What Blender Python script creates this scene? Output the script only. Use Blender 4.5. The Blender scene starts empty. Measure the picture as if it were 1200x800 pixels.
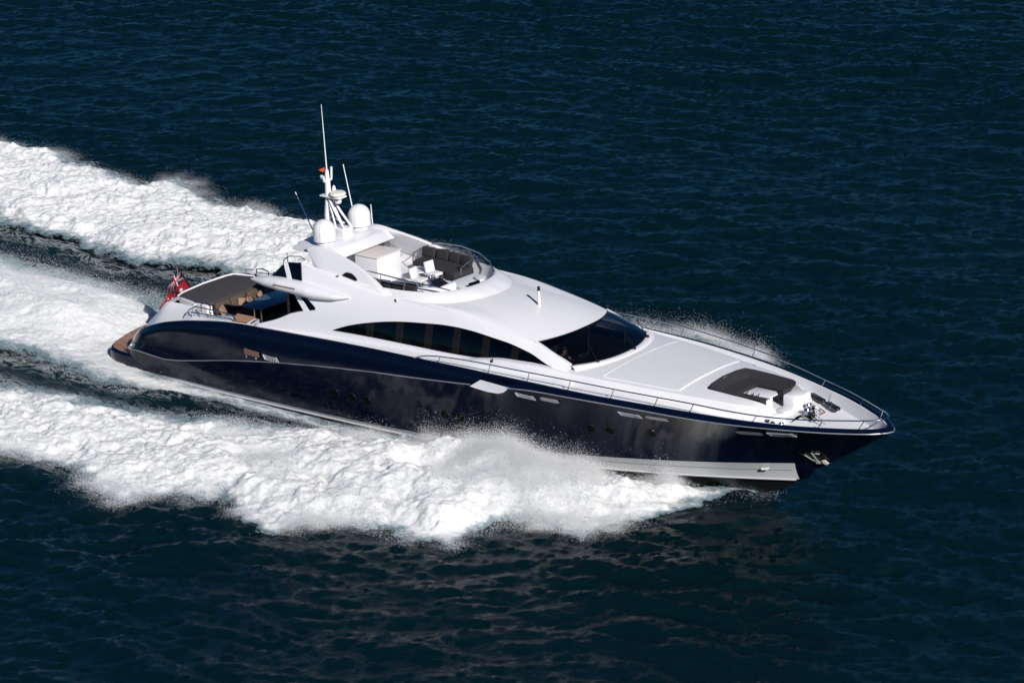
import bpy, bmesh, math, random
import numpy as np
from mathutils import Vector, Matrix

random.seed(7)
SC = bpy.context.scene
COL = SC.collection
TRIM = math.radians(1.5)

# ---------------------------------------------------------------- camera
cd = bpy.data.cameras.new('camera'); cam = bpy.data.objects.new('camera', cd); COL.objects.link(cam)
CR = Vector((0.78515796, 0.6186992, -0.02717134)); CU = Vector((-0.18566642, 0.27702216, 0.94275485)); CDv = Vector((-0.59080874, 0.73516666, -0.33237782))
M = Matrix((CR, CU, -CDv)).transposed().to_4x4(); M.translation = Vector((98.0734, -97.6329, 47.7675))
cam.matrix_world = M
cd.sensor_width = 36; cd.lens = 120.0; cd.clip_start = 1; cd.clip_end = 20000
SC.camera = cam

# ---------------------------------------------------------------- light
w = bpy.data.worlds.new('World'); SC.world = w; w.use_nodes = True
nt = w.node_tree; bg = nt.nodes['Background']
sky = nt.nodes.new('ShaderNodeTexSky'); sky.sky_type = 'NISHITA'; sky.sun_disc = False
SUN_EL = math.radians(31.5); SUN_AZ = math.atan2(-0.40, 0.76)      # direction to the sun in the x/y plane
sky.sun_elevation = SUN_EL; sky.sun_rotation = math.pi/2 - SUN_AZ
sky.air_density = 1.0; sky.dust_density = 0.0; sky.ozone_density = 4.0
tint = nt.nodes.new('ShaderNodeMix'); tint.data_type = 'RGBA'; tint.blend_type = 'MULTIPLY'; tint.inputs[0].default_value = 1.0; tint.inputs[7].default_value = (0.18, 0.51, 0.80, 1)   # deep, clear maritime sky
nt.links.new(sky.outputs['Color'], tint.inputs[6]); nt.links.new(tint.outputs[2], bg.inputs['Color']); bg.inputs['Strength'].default_value = 0.05
sl = bpy.data.lights.new('sun', 'SUN'); sun = bpy.data.objects.new('sun', sl); COL.objects.link(sun)
sl.energy = 5.0; sl.angle = math.radians(0.53); sl.color = (1.0, 0.965, 0.915)
ts = Vector((math.cos(SUN_AZ)*math.cos(SUN_EL), math.sin(SUN_AZ)*math.cos(SUN_EL), math.sin(SUN_EL)))
sun.rotation_euler = ts.to_track_quat('Z', 'Y').to_euler(); sun.location = (60, -40, 60)
SC.view_settings.view_transform = 'Standard'; SC.view_settings.look = 'None'
SC.view_settings.exposure = 0.12; SC.view_settings.gamma = 1
SC.render.engine = 'CYCLES'
SC.cycles.max_bounces = 6; SC.cycles.transparent_max_bounces = 24; SC.cycles.caustics_reflective = False; SC.cycles.caustics_refractive = False

# ---------------------------------------------------------------- materials
def mat(name, col, rough=0.5, metal=0.0, coat=0.0, spec=0.5, bump=0.0, bscale=8.0, var=0.0, vscale=2.0):
    m = bpy.data.materials.new(name); m.use_nodes = True; t = m.node_tree; b = t.nodes['Principled BSDF']
    b.inputs['Base Color'].default_value = (*col, 1); b.inputs['Roughness'].default_value = rough
    b.inputs['Metallic'].default_value = metal; b.inputs['Coat Weight'].default_value = coat; b.inputs['Coat Roughness'].default_value = 0.03
    b.inputs['Specular IOR Level'].default_value = spec
    tc = t.nodes.new('ShaderNodeTexCoord')
    if bump:
        n = t.nodes.new('ShaderNodeTexNoise'); n.inputs['Scale'].default_value = bscale; n.inputs['Detail'].default_value = 4
        bp = t.nodes.new('ShaderNodeBump'); bp.inputs['Strength'].default_value = bump; bp.inputs['Distance'].default_value = 0.02
        t.links.new(tc.outputs['Object'], n.inputs['Vector']); t.links.new(n.outputs['Fac'], bp.inputs['Height']); t.links.new(bp.outputs['Normal'], b.inputs['Normal'])
    if var:
        n = t.nodes.new('ShaderNodeTexNoise'); n.inputs['Scale'].default_value = vscale; n.inputs['Detail'].default_value = 5
        mx = t.nodes.new('ShaderNodeMix'); mx.data_type = 'RGBA'
        mx.inputs[6].default_value = (*[c*(1-var) for c in col], 1); mx.inputs[7].default_value = (*[min(1, c*(1+var)) for c in col], 1)
        t.links.new(tc.outputs['Object'], n.inputs['Vector']); t.links.new(n.outputs['Fac'], mx.inputs[0]); t.links.new(mx.outputs[2], b.inputs['Base Color'])
    return m
def glass(name, tint, refl_rough=0.02, base=None, clear=None, ior=1.55):
    """tinted pane: Fresnel reflection over a coloured see-through body"""
    m = bpy.data.materials.new(name); m.use_nodes = True; t = m.node_tree; t.nodes.remove(t.nodes['Principled BSDF']); out = t.nodes['Material Output']
    g = t.nodes.new('ShaderNodeBsdfGlossy'); g.inputs['Roughness'].default_value = refl_rough; g.inputs['Color'].default_value = (1, 1, 1, 1)
    tr = t.nodes.new('ShaderNodeBsdfTransparent'); tr.inputs['Color'].default_value = (*tint, 1)
    ge = t.nodes.new('ShaderNodeNewGeometry'); dt = t.nodes.new('ShaderNodeVectorMath'); dt.operation = 'DOT_PRODUCT'; t.links.new(ge.outputs['Normal'], dt.inputs[0]); t.links.new(ge.outputs['Incoming'], dt.inputs[1])
    def mth(op, a, b):
        n = t.nodes.new('ShaderNodeMath'); n.operation = op
        for k, v in ((0, a), (1, b)):
            if isinstance(v, (int, float)): n.inputs[k].default_value = v
            elif v is not None: t.links.new(v, n.inputs[k])
        return n.outputs[0]
    f0 = ((ior-1)/(ior+1))**2; ab = mth('ABSOLUTE', dt.outputs['Value'], None); pw = mth('POWER', mth('SUBTRACT', 1.0, ab), 5.0)   # Schlick reflectance, the same from both sides
    mx = t.nodes.new('ShaderNodeMixShader'); t.links.new(mth('MULTIPLY_ADD', pw, 1-f0), mx.inputs[0]); mx.inputs[0].links[0].from_node.inputs[2].default_value = f0
    t.links.new(tr.outputs[0], mx.inputs[1]); t.links.new(g.outputs[0], mx.inputs[2]); t.links.new(mx.outputs[0], out.inputs['Surface'])
    return m
NAVY = mat('navy_gelcoat', (0.0015, 0.0038, 0.015), 0.10, spec=0.29)
WHITE = mat('white_gelcoat', (0.74, 0.73, 0.755), 0.33, coat=0.2, var=0.015, vscale=0.8)
DECKW = mat('non_skid_deck', (0.71, 0.71, 0.735), 0.6, bump=0.25, bscale=60, var=0.025, vscale=1.5)
PADW = mat('white_deck_pad', (0.66, 0.665, 0.69), 0.75, bump=0.35, bscale=24, var=0.04, vscale=3)
BOOT = mat('white_boot_paint', (0.47, 0.47, 0.48), 0.22, coat=0.3, var=0.05, vscale=1.2)
ANTI = mat('black_antifouling', (0.012, 0.012, 0.013), 0.35, var=0.3)
STEEL = mat('polished_steel', (0.62, 0.63, 0.65), 0.14, metal=1.0)
SATIN = mat('satin_aluminium', (0.55, 0.56, 0.58), 0.35, metal=0.7)
RUB = mat('steel_rub_strip', (0.40, 0.42, 0.45), 0.3, metal=0.6)
BLK = mat('black_plastic', (0.008, 0.008, 0.009), 0.35)
CHAR = mat('charcoal_canvas', (0.021, 0.0195, 0.023), 0.85, bump=0.3, bscale=40, var=0.12, vscale=6)
TAUPE = mat('taupe_sun_canvas', (0.046, 0.040, 0.043), 0.85, bump=0.3, bscale=30, var=0.12, vscale=5)
TAN = mat('tan_upholstery', (0.065, 0.047, 0.034), 0.8, bump=0.2, bscale=20, var=0.12)
BEIGE = mat('beige_cushion', (0.24, 0.15, 0.095), 0.8, bump=0.2, bscale=20, var=0.1)
TABLE = mat('gloss_table_top', (0.075, 0.105, 0.14), 0.28, coat=0.2)  # blue in the base stands for reflected sky; the table itself is dark
DARKIN = mat('dark_interior', (0.010, 0.009, 0.009), 0.6)
BROWN = mat('brown_interior_post', (0.075, 0.06, 0.042), 0.6)
CREAM = mat('cream_leather', (0.62, 0.55, 0.38), 0.6)
SKIN = mat('skin', (0.48, 0.27, 0.19), 0.55)
SHIRT = mat('black_shirt', (0.012, 0.012, 0.014), 0.9)
RED = mat('red_bunting', (0.30, 0.006, 0.012), 0.8)
BLUEF = mat('blue_bunting', (0.006, 0.008, 0.04), 0.8)
WHITEF = mat('white_bunting', (0.64, 0.64, 0.64), 0.8)
ORANGE = mat('orange_pennant', (0.75, 0.09, 0.02), 0.7)
YELL = mat('yellow_top', (0.74, 0.70, 0.60), 0.6)
SIDEG = glass('side_window_glass', (0.34, 0.31, 0.28), base=(0.001, 0.001, 0.0012), clear=0.55)
WINDG = glass('windscreen_glass', (0.36, 0.38, 0.42), base=(0.001, 0.002, 0.004), clear=0.78)
DEFL = glass('deflector_glass', (0.70, 0.75, 0.80), base=(0.003, 0.005, 0.006), clear=0.75)
GRIL = mat('bright_grille', (.44, .44, .47), .4, metal=.3)
BLUEG = glass('blue_tinted_glass', (0.02, 0.05, 0.08), base=(0.003, 0.010, 0.018), clear=0.35)
def teak():
    m = mat('teak_planks', (0.30, 0.15, 0.085), 0.55); t = m.node_tree; b = t.nodes['Principled BSDF']
    tc = t.nodes.new('ShaderNodeTexCoord'); wv = t.nodes.new('ShaderNodeTexWave'); wv.bands_direction = 'Y'; wv.inputs['Scale'].default_value = 5.2; wv.inputs['Distortion'].default_value = 0
    r = t.nodes.new('ShaderNodeValToRGB'); r.color_ramp.elements[0].position = 0.0; r.color_ramp.elements[0].color = (0.02, 0.012, 0.01, 1)
    r.color_ramp.elements[1].position = 0.16; r.color_ramp.elements[1].color = (1, 1, 1, 1)
    mp = t.nodes.new('ShaderNodeMapping'); mp.inputs['Scale'].default_value = (0.8, 7, 1)
    n = t.nodes.new('ShaderNodeTexNoise'); n.inputs['Scale'].default_value = 1.6; n.inputs['Detail'].default_value = 6
    c = t.nodes.new('ShaderNodeValToRGB'); c.color_ramp.elements[0].position = 0.3; c.color_ramp.elements[0].color = (0.20, 0.09, 0.055, 1); c.color_ramp.elements[1].position = 0.7; c.color_ramp.elements[1].color = (0.46, 0.28, 0.20, 1)
    mx = t.nodes.new('ShaderNodeMix'); mx.data_type = 'RGBA'; mx.blend_type = 'MULTIPLY'; mx.inputs[0].default_value = 0.75
    L = t.links.new
    L(tc.outputs['Object'], wv.inputs['Vector']); L(wv.outputs['Fac'], r.inputs[0]); L(tc.outputs['Object'], mp.inputs[0]); L(mp.outputs[0], n.inputs['Vector']); L(n.outputs['Fac'], c.inputs[0])
    L(c.outputs[0], mx.inputs[6]); L(r.outputs[0], mx.inputs[7]); L(mx.outputs[2], b.inputs['Base Color'])
    return m
TEAK = teak()

# ---------------------------------------------------------------- object helpers
def empty(name, loc=(0, 0, 0), rot=(0, 0, 0), label=None, cat=None, group=None, parent=None):
    o = bpy.data.objects.new(name, None); COL.objects.link(o); o.location = loc; o.rotation_euler = rot; o.empty_display_size = 0.3
    if label: o['label'] = label
    if cat: o['category'] = cat
    if group: o['group'] = group
    if parent: o.parent = parent
    return o
def tag(o, label=None, cat=None, group=None, kind=None):
    if label: o['label'] = label
    if cat: o['category'] = cat
    if group: o['group'] = group
    if kind: o['kind'] = kind
    return o
class MB:
    """collects polygons; build() links them as one mesh object"""
    def __init__(s): s.v = []; s.f = []; s.mi = []
    def add(s, vs, fs, mi=0):
        o = len(s.v); s.v += [tuple(map(float, p)) for p in vs]
        for f in fs: s.f.append(tuple(i+o for i in f)); s.mi.append(mi)
        return s
    def grid(s, rows, mi=0, flip=False, close=False):
        n = len(rows[0]); fs = []
        for i in range(len(rows)-1):
            for j in range(n-1 if not close else n):
                a, b, c, d = i*n+j, i*n+(j+1) % n, (i+1)*n+(j+1) % n, (i+1)*n+j
                fs.append((d, c, b, a) if flip else (a, b, c, d))
        return s.add([p for r in rows for p in r], fs, mi)
    def box(s, c, d, rz=0, ry=0, mi=0):
        R = Matrix.Rotation(rz, 3, 'Z') @ Matrix.Rotation(ry, 3, 'Y'); vs = []
        for x in (-1, 1):
            for y in (-1, 1):
                for z in (-1, 1): vs.append(Vector(c)+R @ Vector((x*d[0]/2, y*d[1]/2, z*d[2]/2)))
        return s.add(vs, [(0, 1, 3, 2), (4, 6, 7, 5), (0, 4, 5, 1), (2, 3, 7, 6), (0, 2, 6, 4), (1, 5, 7, 3)], mi)
    def prism(s, poly, z0, z1, mi=0):
        n = len(poly); vs = [(x, y, z0) for x, y in poly]+[(x, y, z1) for x, y in poly]
        return s.add(vs, [tuple(range(n))[::-1], tuple(range(n, 2*n))]+[(i, (i+1) % n, n+(i+1) % n, n+i) for i in range(n)], mi)
    def slab(s, pts, off, mi=0):
        """closed slab: polygon pts and the same polygon moved by off"""
        n = len(pts); vs = [Vector(p) for p in pts]+[Vector(p)+Vector(off) for p in pts]
        return s.add(vs, [tuple(range(n)), tuple(range(n, 2*n))[::-1]]+[(i, n+i, n+(i+1) % n, (i+1) % n) for i in range(n)], mi)
    def tube(s, pts, r, n=8, mi=0, cap=True, closed=False):
        P = [Vector(p) for p in pts]; rr = r if isinstance(r, (list, tuple)) else [r]*len(P); rows = []; up = None
        for i, p in enumerate(P):
            a = P[i-1] if (i > 0 or closed) else p; b = P[(i+1) % len(P)] if (i < len(P)-1 or closed) else p
            t = (b-a).normalized()
            if up is None: up = t.orthogonal().normalized()
            up = (up-t*up.dot(t)); up = up.normalized() if up.length > 1e-6 else t.orthogonal().normalized()
            q = t.cross(up)
            rows.append([p+(up*math.cos(2*math.pi*k/n)+q*math.sin(2*math.pi*k/n))*rr[i] for k in range(n)])
        if closed: rows.append(rows[0])
        s.grid(rows, mi, close=True)
        if cap and not closed:
            s.add(rows[0], [tuple(range(n))[::-1]], mi); s.add(rows[-1], [tuple(range(n))], mi)
        return s
    def lathe(s, prof, c=(0, 0, 0), n=28, mi=0, axis='Z'):
        rows = []
        for r, z in prof:
            row = []
            for k in range(n):
                a = 2*math.pi*k/n; p = (r*math.cos(a), r*math.sin(a), z)
                if axis == 'Y': p = (p[0], p[2], -p[1])
                if axis == 'X': p = (p[2], p[0], p[1])
                row.append((c[0]+p[0], c[1]+p[1], c[2]+p[2]))
            rows.append(row)
        return s.grid(rows, mi, close=True)
    def build(s, name, mats, parent=None, smooth=None, bevel=0, recalc=True, mirror=False, segs=3):
        if mirror is True:                                      # the other side's piece is an object of its own
            o = s.build(name, mats, parent, smooth, bevel, recalc, False, segs)
            q = MB(); q.v = [(x, -y, z) for x, y, z in s.v]; q.f = [f[::-1] for f in s.f]; q.mi = s.mi
            q.build(name, mats, parent, smooth, bevel, recalc, False, segs); return o
        me = bpy.data.meshes.new(name)
        vs, fs, mi = s.v, s.f, s.mi
        if mirror == 'join':
            n = len(vs); vs = vs+[(x, -y, z) for x, y, z in vs]; fs = fs+[tuple(i+n for i in f[::-1]) for f in fs]; mi = mi+mi
        me.from_pydata(vs, [], fs); me.polygons.foreach_set('material_index', mi)
        for m in (mats if isinstance(mats, (list, tuple)) else [mats]): me.materials.append(m)
        bm = bmesh.new(); bm.from_mesh(me); bmesh.ops.remove_doubles(bm, verts=bm.verts, dist=1e-4)
        bmesh.ops.dissolve_degenerate(bm, edges=bm.edges, dist=1e-5)
        if recalc: bmesh.ops.recalc_face_normals(bm, faces=bm.faces)
        if bevel:
            es = [e for e in bm.edges if len(e.link_faces) == 2 and e.calc_face_angle(0) > 0.6]
            bmesh.ops.bevel(bm, geom=es, offset=bevel, segments=segs, profile=0.5, affect='EDGES', clamp_overlap=True)
            if smooth is None: smooth = 40
        if smooth:
            for f in bm.faces: f.smooth = True
            for e in bm.edges:
                if len(e.link_faces) == 2 and e.calc_face_angle(0) > math.radians(smooth): e.smooth = False
        bm.to_mesh(me); bm.free(); me.update()
        o = bpy.data.objects.new(name, me); COL.objects.link(o)
        if parent: o.parent = parent
        return o
#<<GEO
def pch(X, Y):
    X = np.array(X, float); Y = np.array(Y, float); h = np.diff(X); d = np.diff(Y)/h
    m = np.zeros(len(X)); m[0] = d[0]; m[-1] = d[-1]
    for i in range(1, len(X)-1):
        m[i] = 0 if d[i-1]*d[i] <= 0 else 3*(h[i-1]+h[i])/((2*h[i]+h[i-1])/d[i-1]+(h[i]+2*h[i-1])/d[i])
    def f(x):
        x = min(max(float(x), X[0]), X[-1]); i = min(max(int(np.searchsorted(X, x))-1, 0), len(X)-2); t = (x-X[i])/h[i]
        return float((2*t**3-3*t**2+1)*Y[i]+(t**3-2*t**2+t)*h[i]*m[i]+(-2*t**3+3*t**2)*Y[i+1]+(t**3-t**2)*h[i]*m[i+1])
    return f
def crv(pts):
    """pts: (s, x, y, z) -> smooth curve of s"""
    a = np.array(pts, float); fx, fy, fz = (pch(a[:, 0], a[:, k]) for k in (1, 2, 3))
    return lambda s: np.array((fx(s), fy(s), fz(s)))
def xcrv(pts):
    """pts: (x, y, z) -> functions y(x), z(x)"""
    a = np.array(pts, float); return pch(a[:, 0], a[:, 1]), pch(a[:, 0], a[:, 2])
# hull lines (boat frame: x forward from the stern, y half breadth, z up)
CAP = xcrv([(1.9, 2.3, 1.37), (2.4, 2.75, 1.62), (3, 3.0, 1.86), (4, 3.15, 2.22), (5, 3.24, 2.47), (6, 3.3, 2.66), (8, 3.38, 2.92), (10, 3.46, 3.03), (12, 3.54, 3.11), (14, 3.6, 3.18), (16, 3.65, 3.22), (18, 3.68, 3.235), (20, 3.68, 3.24), (22, 3.68, 3.24), (24, 3.62, 3.21), (26, 3.5, 3.165), (28, 3.25, 3.115), (30, 2.9, 3.04), (32, 2.42, 2.93), (33, 2.11, 2.88), (34, 1.75, 2.845), (35, 1.3, 2.81), (36, 0.78, 2.785), (36.6, 0.36, 2.77), (36.85, 0.0, 2.765)])
SIL = xcrv([(1.35, 2.9, 0.55), (2, 3.25, 0.71), (2.5, 3.37, 0.77), (3, 3.45, 0.77), (4, 3.57, 0.76), (5, 3.65, 0.87), (6, 3.71, 1.05), (8, 3.8, 1.43), (10, 3.86, 1.74), (12, 3.9, 1.985), (14, 3.93, 2.20), (16, 3.95, 2.375), (18, 3.95, 2.51), (20, 3.94, 2.66), (22, 3.92, 2.84), (24, 3.86, 2.98), (26, 3.74, 2.99), (28, 3.5, 2.95), (30, 3.16, 2.86), (32, 2.68, 2.785), (34, 2.02, 2.745), (35, 1.58, 2.715), (36, 1.06, 2.69), (36.7, 0.6, 2.67), (37.02, 0.25, 2.66), (37.12, 0.0, 2.655)])
CRE = xcrv([(1.5, 2.75, 0.80), (2, 3.1, 0.96), (2.5, 3.24, 1.12), (3, 3.34, 1.36), (4, 3.44, 1.70), (5, 3.52, 1.905), (6, 3.58, 2.06), (8, 3.68, 2.32), (10, 3.76, 2.48), (12, 3.81, 2.64), (14, 3.85, 2.79), (16, 3.88, 2.91), (18, 3.885, 2.98), (20, 3.885, 3.0), (22, 3.885, 3.03), (24, 3.845, 3.065), (26, 3.735, 3.065), (28, 3.5, 3.02), (30, 3.165, 2.94), (32, 2.69, 2.85), (34, 2.03, 2.80), (35, 1.6, 2.77), (36, 1.09, 2.745), (36.7, 0.62, 2.73), (37.04, 0.26, 2.72), (37.14, 0.0, 2.715)])
TOP = xcrv([(0.9, 3.02, -0.15), (2, 3.15, -0.16), (5, 3.3, -0.11), (8, 3.39, -0.115), (12, 3.4, -0.11), (14, 3.4, -0.09), (16, 3.37, -0.055), (18, 3.31, -0.02), (20, 3.22, 0.0), (22, 3.07, 0.10), (24, 2.85, 0.23), (26, 2.55, 0.37), (28, 2.12, 0.50), (30, 1.55, 0.615), (31.5, 1.05, 0.71), (33.1, 0.40, 0.80)])
CHI = xcrv([(0.9, 3.0, -0.30), (2, 3.12, -0.26), (5, 3.25, -0.24), (8, 3.31, -0.25), (12, 3.31, -0.25), (16, 3.25, -0.26), (20, 3.05, -0.28), (22, 2.87, -0.255), (24, 2.62, -0.225), (26, 2.28, -0.17), (28, 1.8, -0.105), (30, 1.2, -0.035), (31.5, 0.7, 0.02), (33.1, 0.12, 0.08)])
def P(c, x, s=-1): return np.array((x, s*c[0](x), c[1](x)))
# superstructure lines
HB = xcrv([(8.8, 3.42, 3.0), (10, 3.34, 3.08), (13, 3.2, 3.22), (16, 3.12, 3.28), (19, 3.02, 3.30), (22, 2.9, 3.32), (24.6, 2.72, 3.34)])     # foot of the house side
HE = xcrv([(10.6, 2.62, 5.30), (10.9, 2.62, 5.52), (11.3, 2.6, 5.62), (12.0, 2.59, 5.50), (12.7, 2.58, 5.38), (14.2, 2.56, 5.10), (15.2, 2.52, 4.99), (17, 2.46, 4.90), (18, 2.44, 4.86), (19, 2.43, 4.81), (20, 2.42, 4.70), (21, 2.40, 4.54), (22, 2.34, 4.37), (22.7, 2.27, 4.24), (23.5, 2.33, 3.96), (24.45, 2.37, 3.64)])  # roof edge / pillar line
def S(x, t):
    """starboard house side, x along, t 0 at the deck .. 1 at the roof edge"""
    a = np.array((x, -HB[0](x), HB[1](x))); b = np.array((x, -HE[0](x), HE[1](x)))
    k = 4*t*(1-t)*0.10*min(1, max(0.0, (24.45-x)/4))
    p = a+(b-a)*t; p[1] -= k; p[2] += k*0.5
    return p
#GEO>>
# ================================================================ THE YACHT
yacht = empty('motor_yacht', (0, 0, 0), (0, -TRIM, 0), 'long sleek motor yacht with navy hull and white superstructure speeding across dark sea', 'yacht')
FAN = lambda a, b, n: [a+(b-a)*i/(n-1) for i in range(n)]

# ---- hull topsides
def path_len(pts):
    d = [0.0]
    for a, b in zip(pts[:-1], pts[1:]): d.append(d[-1]+float(np.linalg.norm(np.array(b)-np.array(a))))
    return d
def resample(pts, n):
    d = path_len(pts); out = []
    for i in range(n):
        t = d[-1]*i/(n-1); k = min(max(int(np.searchsorted(d, t))-1, 0), len(pts)-2); f = (t-d[k])/max(1e-9, d[k+1]-d[k])
        out.append(np.array(pts[k])*(1-f)+np.array(pts[k+1])*f)
    return out
xs = FAN(1.35, 28, 90)
low = [P(TOP, x) for x in xs]
stem = [(34.18, -0.02, 0.8), (34.8, -0.02, 1.18), (35.4, -0.02, 1.56), (36.1, -0.02, 2.02), (36.66, -0.02, 2.36), (37.1, -0.01, 2.64)]
lowf = resample([P(TOP, x) for x in FAN(28, 33.1, 14)]+[np.array((33.12, -0.40, 0.80)), np.array((33.7, -0.18, 0.79))]+[np.array(p) for p in stem], 60)
xf = list(FAN(28, 36.9, 54))+list(FAN(36.95, 37.12, 6))
silp = [P(SIL, x) for x in xs]+[P(SIL, x) for x in xf][1:]; lowp = low+lowf[1:]
rows = []
NV = 16
for j in range(NV+1):
    v = j/NV; row = []
    for a, b in zip(lowp, silp):
        p = a+(b-a)*v; k = math.sin(math.pi*v)
        fl = 0.22*k*max(0.0, min(1, (a[0]-20)/8))*max(0.0, min(1, (36.2-p[0])/3))
        p = p+np.array((0, fl, -0.3*fl)); p[1] -= 0.05*k*max(0, min(1, (20-a[0])/8)); row.append(p)
    rows.append(row)
rows_hull = rows; hb = MB(); hb.grid(rows)
# shoulder: knuckle line -> crease -> rounded edge -> deck edge
n = 170; ss = [i/(n-1) for i in range(n)]
def sx(c0, c1, s): return c0+(c1-c0)*s
sil2 = [P(SIL, sx(1.35, 37.12, s)) for s in ss]; cre2 = [P(CRE, sx(1.5, 37.14, s)) for s in ss]; cap2 = [P(CAP, sx(1.9, 36.85, s)) for s in ss]
mid1, mid2, mid3 = [], [], []
for a, b in zip(cre2, cap2):
    L = np.linalg.norm(b-a)
    for q, m, h in ((.3, mid1, .16), (.6, mid2, .19), (.85, mid3, .12)):
        c = a+(b-a)*q; m.append(c+np.array((0, -h*L*.45, h*L)))
hb.grid([sil2, [(a+b)/2+np.array((0, -.015, 0)) for a, b in zip(sil2, cre2)], cre2]); hb.grid([cre2, mid1, mid2, mid3, cap2])
# inner lip of the deck edge
hb.grid([cap2, [p+np.array((0, min(.035, -p[1]), -.10)) for p in cap2]])
# stern end of the quarter curling inboard
aft = [rows[j][0] for j in range(NV+1)]+[(sil2[0]+cre2[0])/2, cre2[0], mid1[0], mid2[0], mid3[0], cap2[0]]
hb.grid([aft, [np.array((p[0]+.05, p[1]+.22, p[2]-.02)) for p in aft], [np.array((p[0]+.45, p[1]+.65, p[2]-.05)) for p in aft], [np.array((p[0]+1.3, p[1]+.95, p[2]-.10)) for p in aft]])
# bow closing patch ahead of the white band and bottom
hb.grid([[np.array((33.1, -.12, .08)), np.array((33.4, -.05, .12)), np.array((33.5, -.02, .42))], [np.array((33.1, -.40, .80)), np.array((33.7, -.18, .79)), np.array((34.18, -.02, .8))]])
chip = [P(CHI, x) for x in FAN(.9, 33.1, 100)]; keel = []
kz = pch([0.9, 20, 28, 31, 32.4, 33.2], [-1.35, -1.3, -1.2, -.92, -.42, .10])
hb.grid([[np.array((p[0], 0, kz(p[0]))) for p in chip], [np.array((p[0], p[1]*.5, (kz(p[0])*.45+p[2]*.55))) for p in chip], chip], mi=1)
hull = hb.build('hull', [NAVY, ANTI], yacht, smooth=28, mirror='join')
# white band
rows = []
for j in range(5):
    v = j/4; rows.append([P(CHI, x)*(1-v)+P(TOP, x)*v+np.array((0, 0.03*math.sin(math.pi*v)-.004, 0)) for x in FAN(.9, 33.1, 90)])
bs = MB().grid(rows); bs.tube([P(CHI, x)+np.array((0, -.02, -.02)) for x in FAN(1.2, 33.0, 80)], .035, 6)
bs.build('boot_stripe', BOOT, hull, smooth=30, mirror=True)
MB().tube([P(CHI, x)*.5+P(TOP, x)*.5+np.array((0, -.012, .05)) for x in FAN(14, 32.9, 60)], .012, 5).build('spray_groove', RUB, hull, smooth=60, mirror=True)
# polished strip on the knuckle
MB().tube([P(SIL, x)+np.array((0, -.012, 0)) for x in list(FAN(1.5, 20.75, 90))], .022, 6).tube([P(SIL, x)+np.array((0, -.012, 0)) for x in list(FAN(22.5, 36.7, 60))+[37.02, 37.12]], .024, 6).build('rub_strip', RUB, hull, smooth=60, mirror=True)

HG = np.array([[p for p in r] for r in rows_hull]).reshape(-1, 3)
def hull_at(x, z):
    """y and outward tilt of the starboard topside at x, z (plane fitted to the nearest mesh points)"""
    d = ((HG[:, 0]-x)*.7)**2+((HG[:, 2]-z)*1.5)**2; k = np.argsort(d)[:12]; q = HG[k]; A_ = np.c_[q[:, 0]-x, q[:, 2]-z, np.ones(len(k))]
    c, *_ = np.linalg.lstsq(A_, q[:, 1], rcond=None); return float(c[2]), math.atan(float(c[1]))
PFR = mat('dark_port_frame', (.006, .007, .012), .3); PGL = mat('porthole_pane', (.001, .001, .001), .6, spec=.1)
# portholes, three plus two plus three on each side
for x, z in ((13.6, 1.03), (14.47, 1.0), (15.25, .98), (19.1, 1.10), (19.85, 1.09), (25.75, 1.60), (26.55, 1.64), (28.25, 1.76)):
    y, tilt = hull_at(x, z); dy = (hull_at(x+.3, z)[0]-hull_at(x-.3, z)[0])/.6
    for s in (1, -1):
        m = MB(); m.lathe([(.0, .02), (.185, .02), (.19, .0)], n=24, mi=0, axis='Y'); m.lathe([(.185, -.01), (.188, .028), (.205, .028), (.215, -.01)], n=24, mi=1, axis='Y')
        o = m.build('porthole', [PGL, PFR], hull, smooth=35)
        t1 = Vector((1, s*dy, 0)).normalized(); t2 = Vector((0, s*math.tan(tilt), 1)).normalized(); nn = t1.cross(t2).normalized()*-1     # points to port
        ax = nn if s < 0 else nn
        yv = -nn if s > 0 else nn                                # outboard
        xv = yv.cross(t2).normalized(); zv = xv.cross(yv)
        o.matrix_local = Matrix.Translation(Vector((x, s*y, z))) @ Matrix((xv, -yv*-1, zv)).transposed().to_4x4()
# stainless grilles, light bars and hawse plates let into the topsides
def on_hull(x, z, out=.012):
    y, tl = hull_at(x, z); return Vector((x, y-out, z))
def hull_plate(name, x0, z0, x1, z1, h, material, parent, out=.03, taper=.06, mirror=True, mi=0):
    m = MB(); k = 8; top, bot = [], []
    for i in range(k+1):
        t = i/k; x = x0+(x1-x0)*t; z = z0+(z1-z0)*t; hh = h/2*(1 if 0 < i < k else .55)
        top.append(on_hull(x-(taper if i == k else 0), z+hh, out)); bot.append(on_hull(x, z-hh, out))
    m.grid([bot, top]); m.grid([top, [p+Vector((0, .03, 0)) for p in top]]); m.grid([bot, [p+Vector((0, .03, 0)) for p in bot]])
    return m.build(name, material, parent, smooth=40, mirror=mirror)
def grille(x0, x1, z0, z1, h):
    """narrow steel vent frame with a sharp aft end and short uneven slats"""
    m = MB(); w_ = x1-x0; L = lambda t, q: on_hull(x0+w_*t, z0+(z1-z0)*t+h*q, .035)
    m.tube([L(0, .55), L(.18, .42), L(.55, .36), L(.78, .36), L(.9, .5)], .018, 5); m.tube([L(.1, -.45), L(.5, -.5), L(.8, -.5), L(1, -.5), L(.9, .5)], .018, 5); m.tube([L(0, .55), L(.1, -.45)], .03, 5)
    for t in (.14, .24, .36, .5, .64, .76, .84): m.tube([L(t, .36), L(t+.035, -.45)], .014 if t < .7 else .024, 5)
    m.tube([L(.15, -.02), L(.72, -.06)], .016, 5)
    return m.build('vent_grille', GRIL, hull, smooth=40, mirror=True)
SB = mat('brushed_light_bar', (.40, .40, .43), .4, metal=.2)
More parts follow.
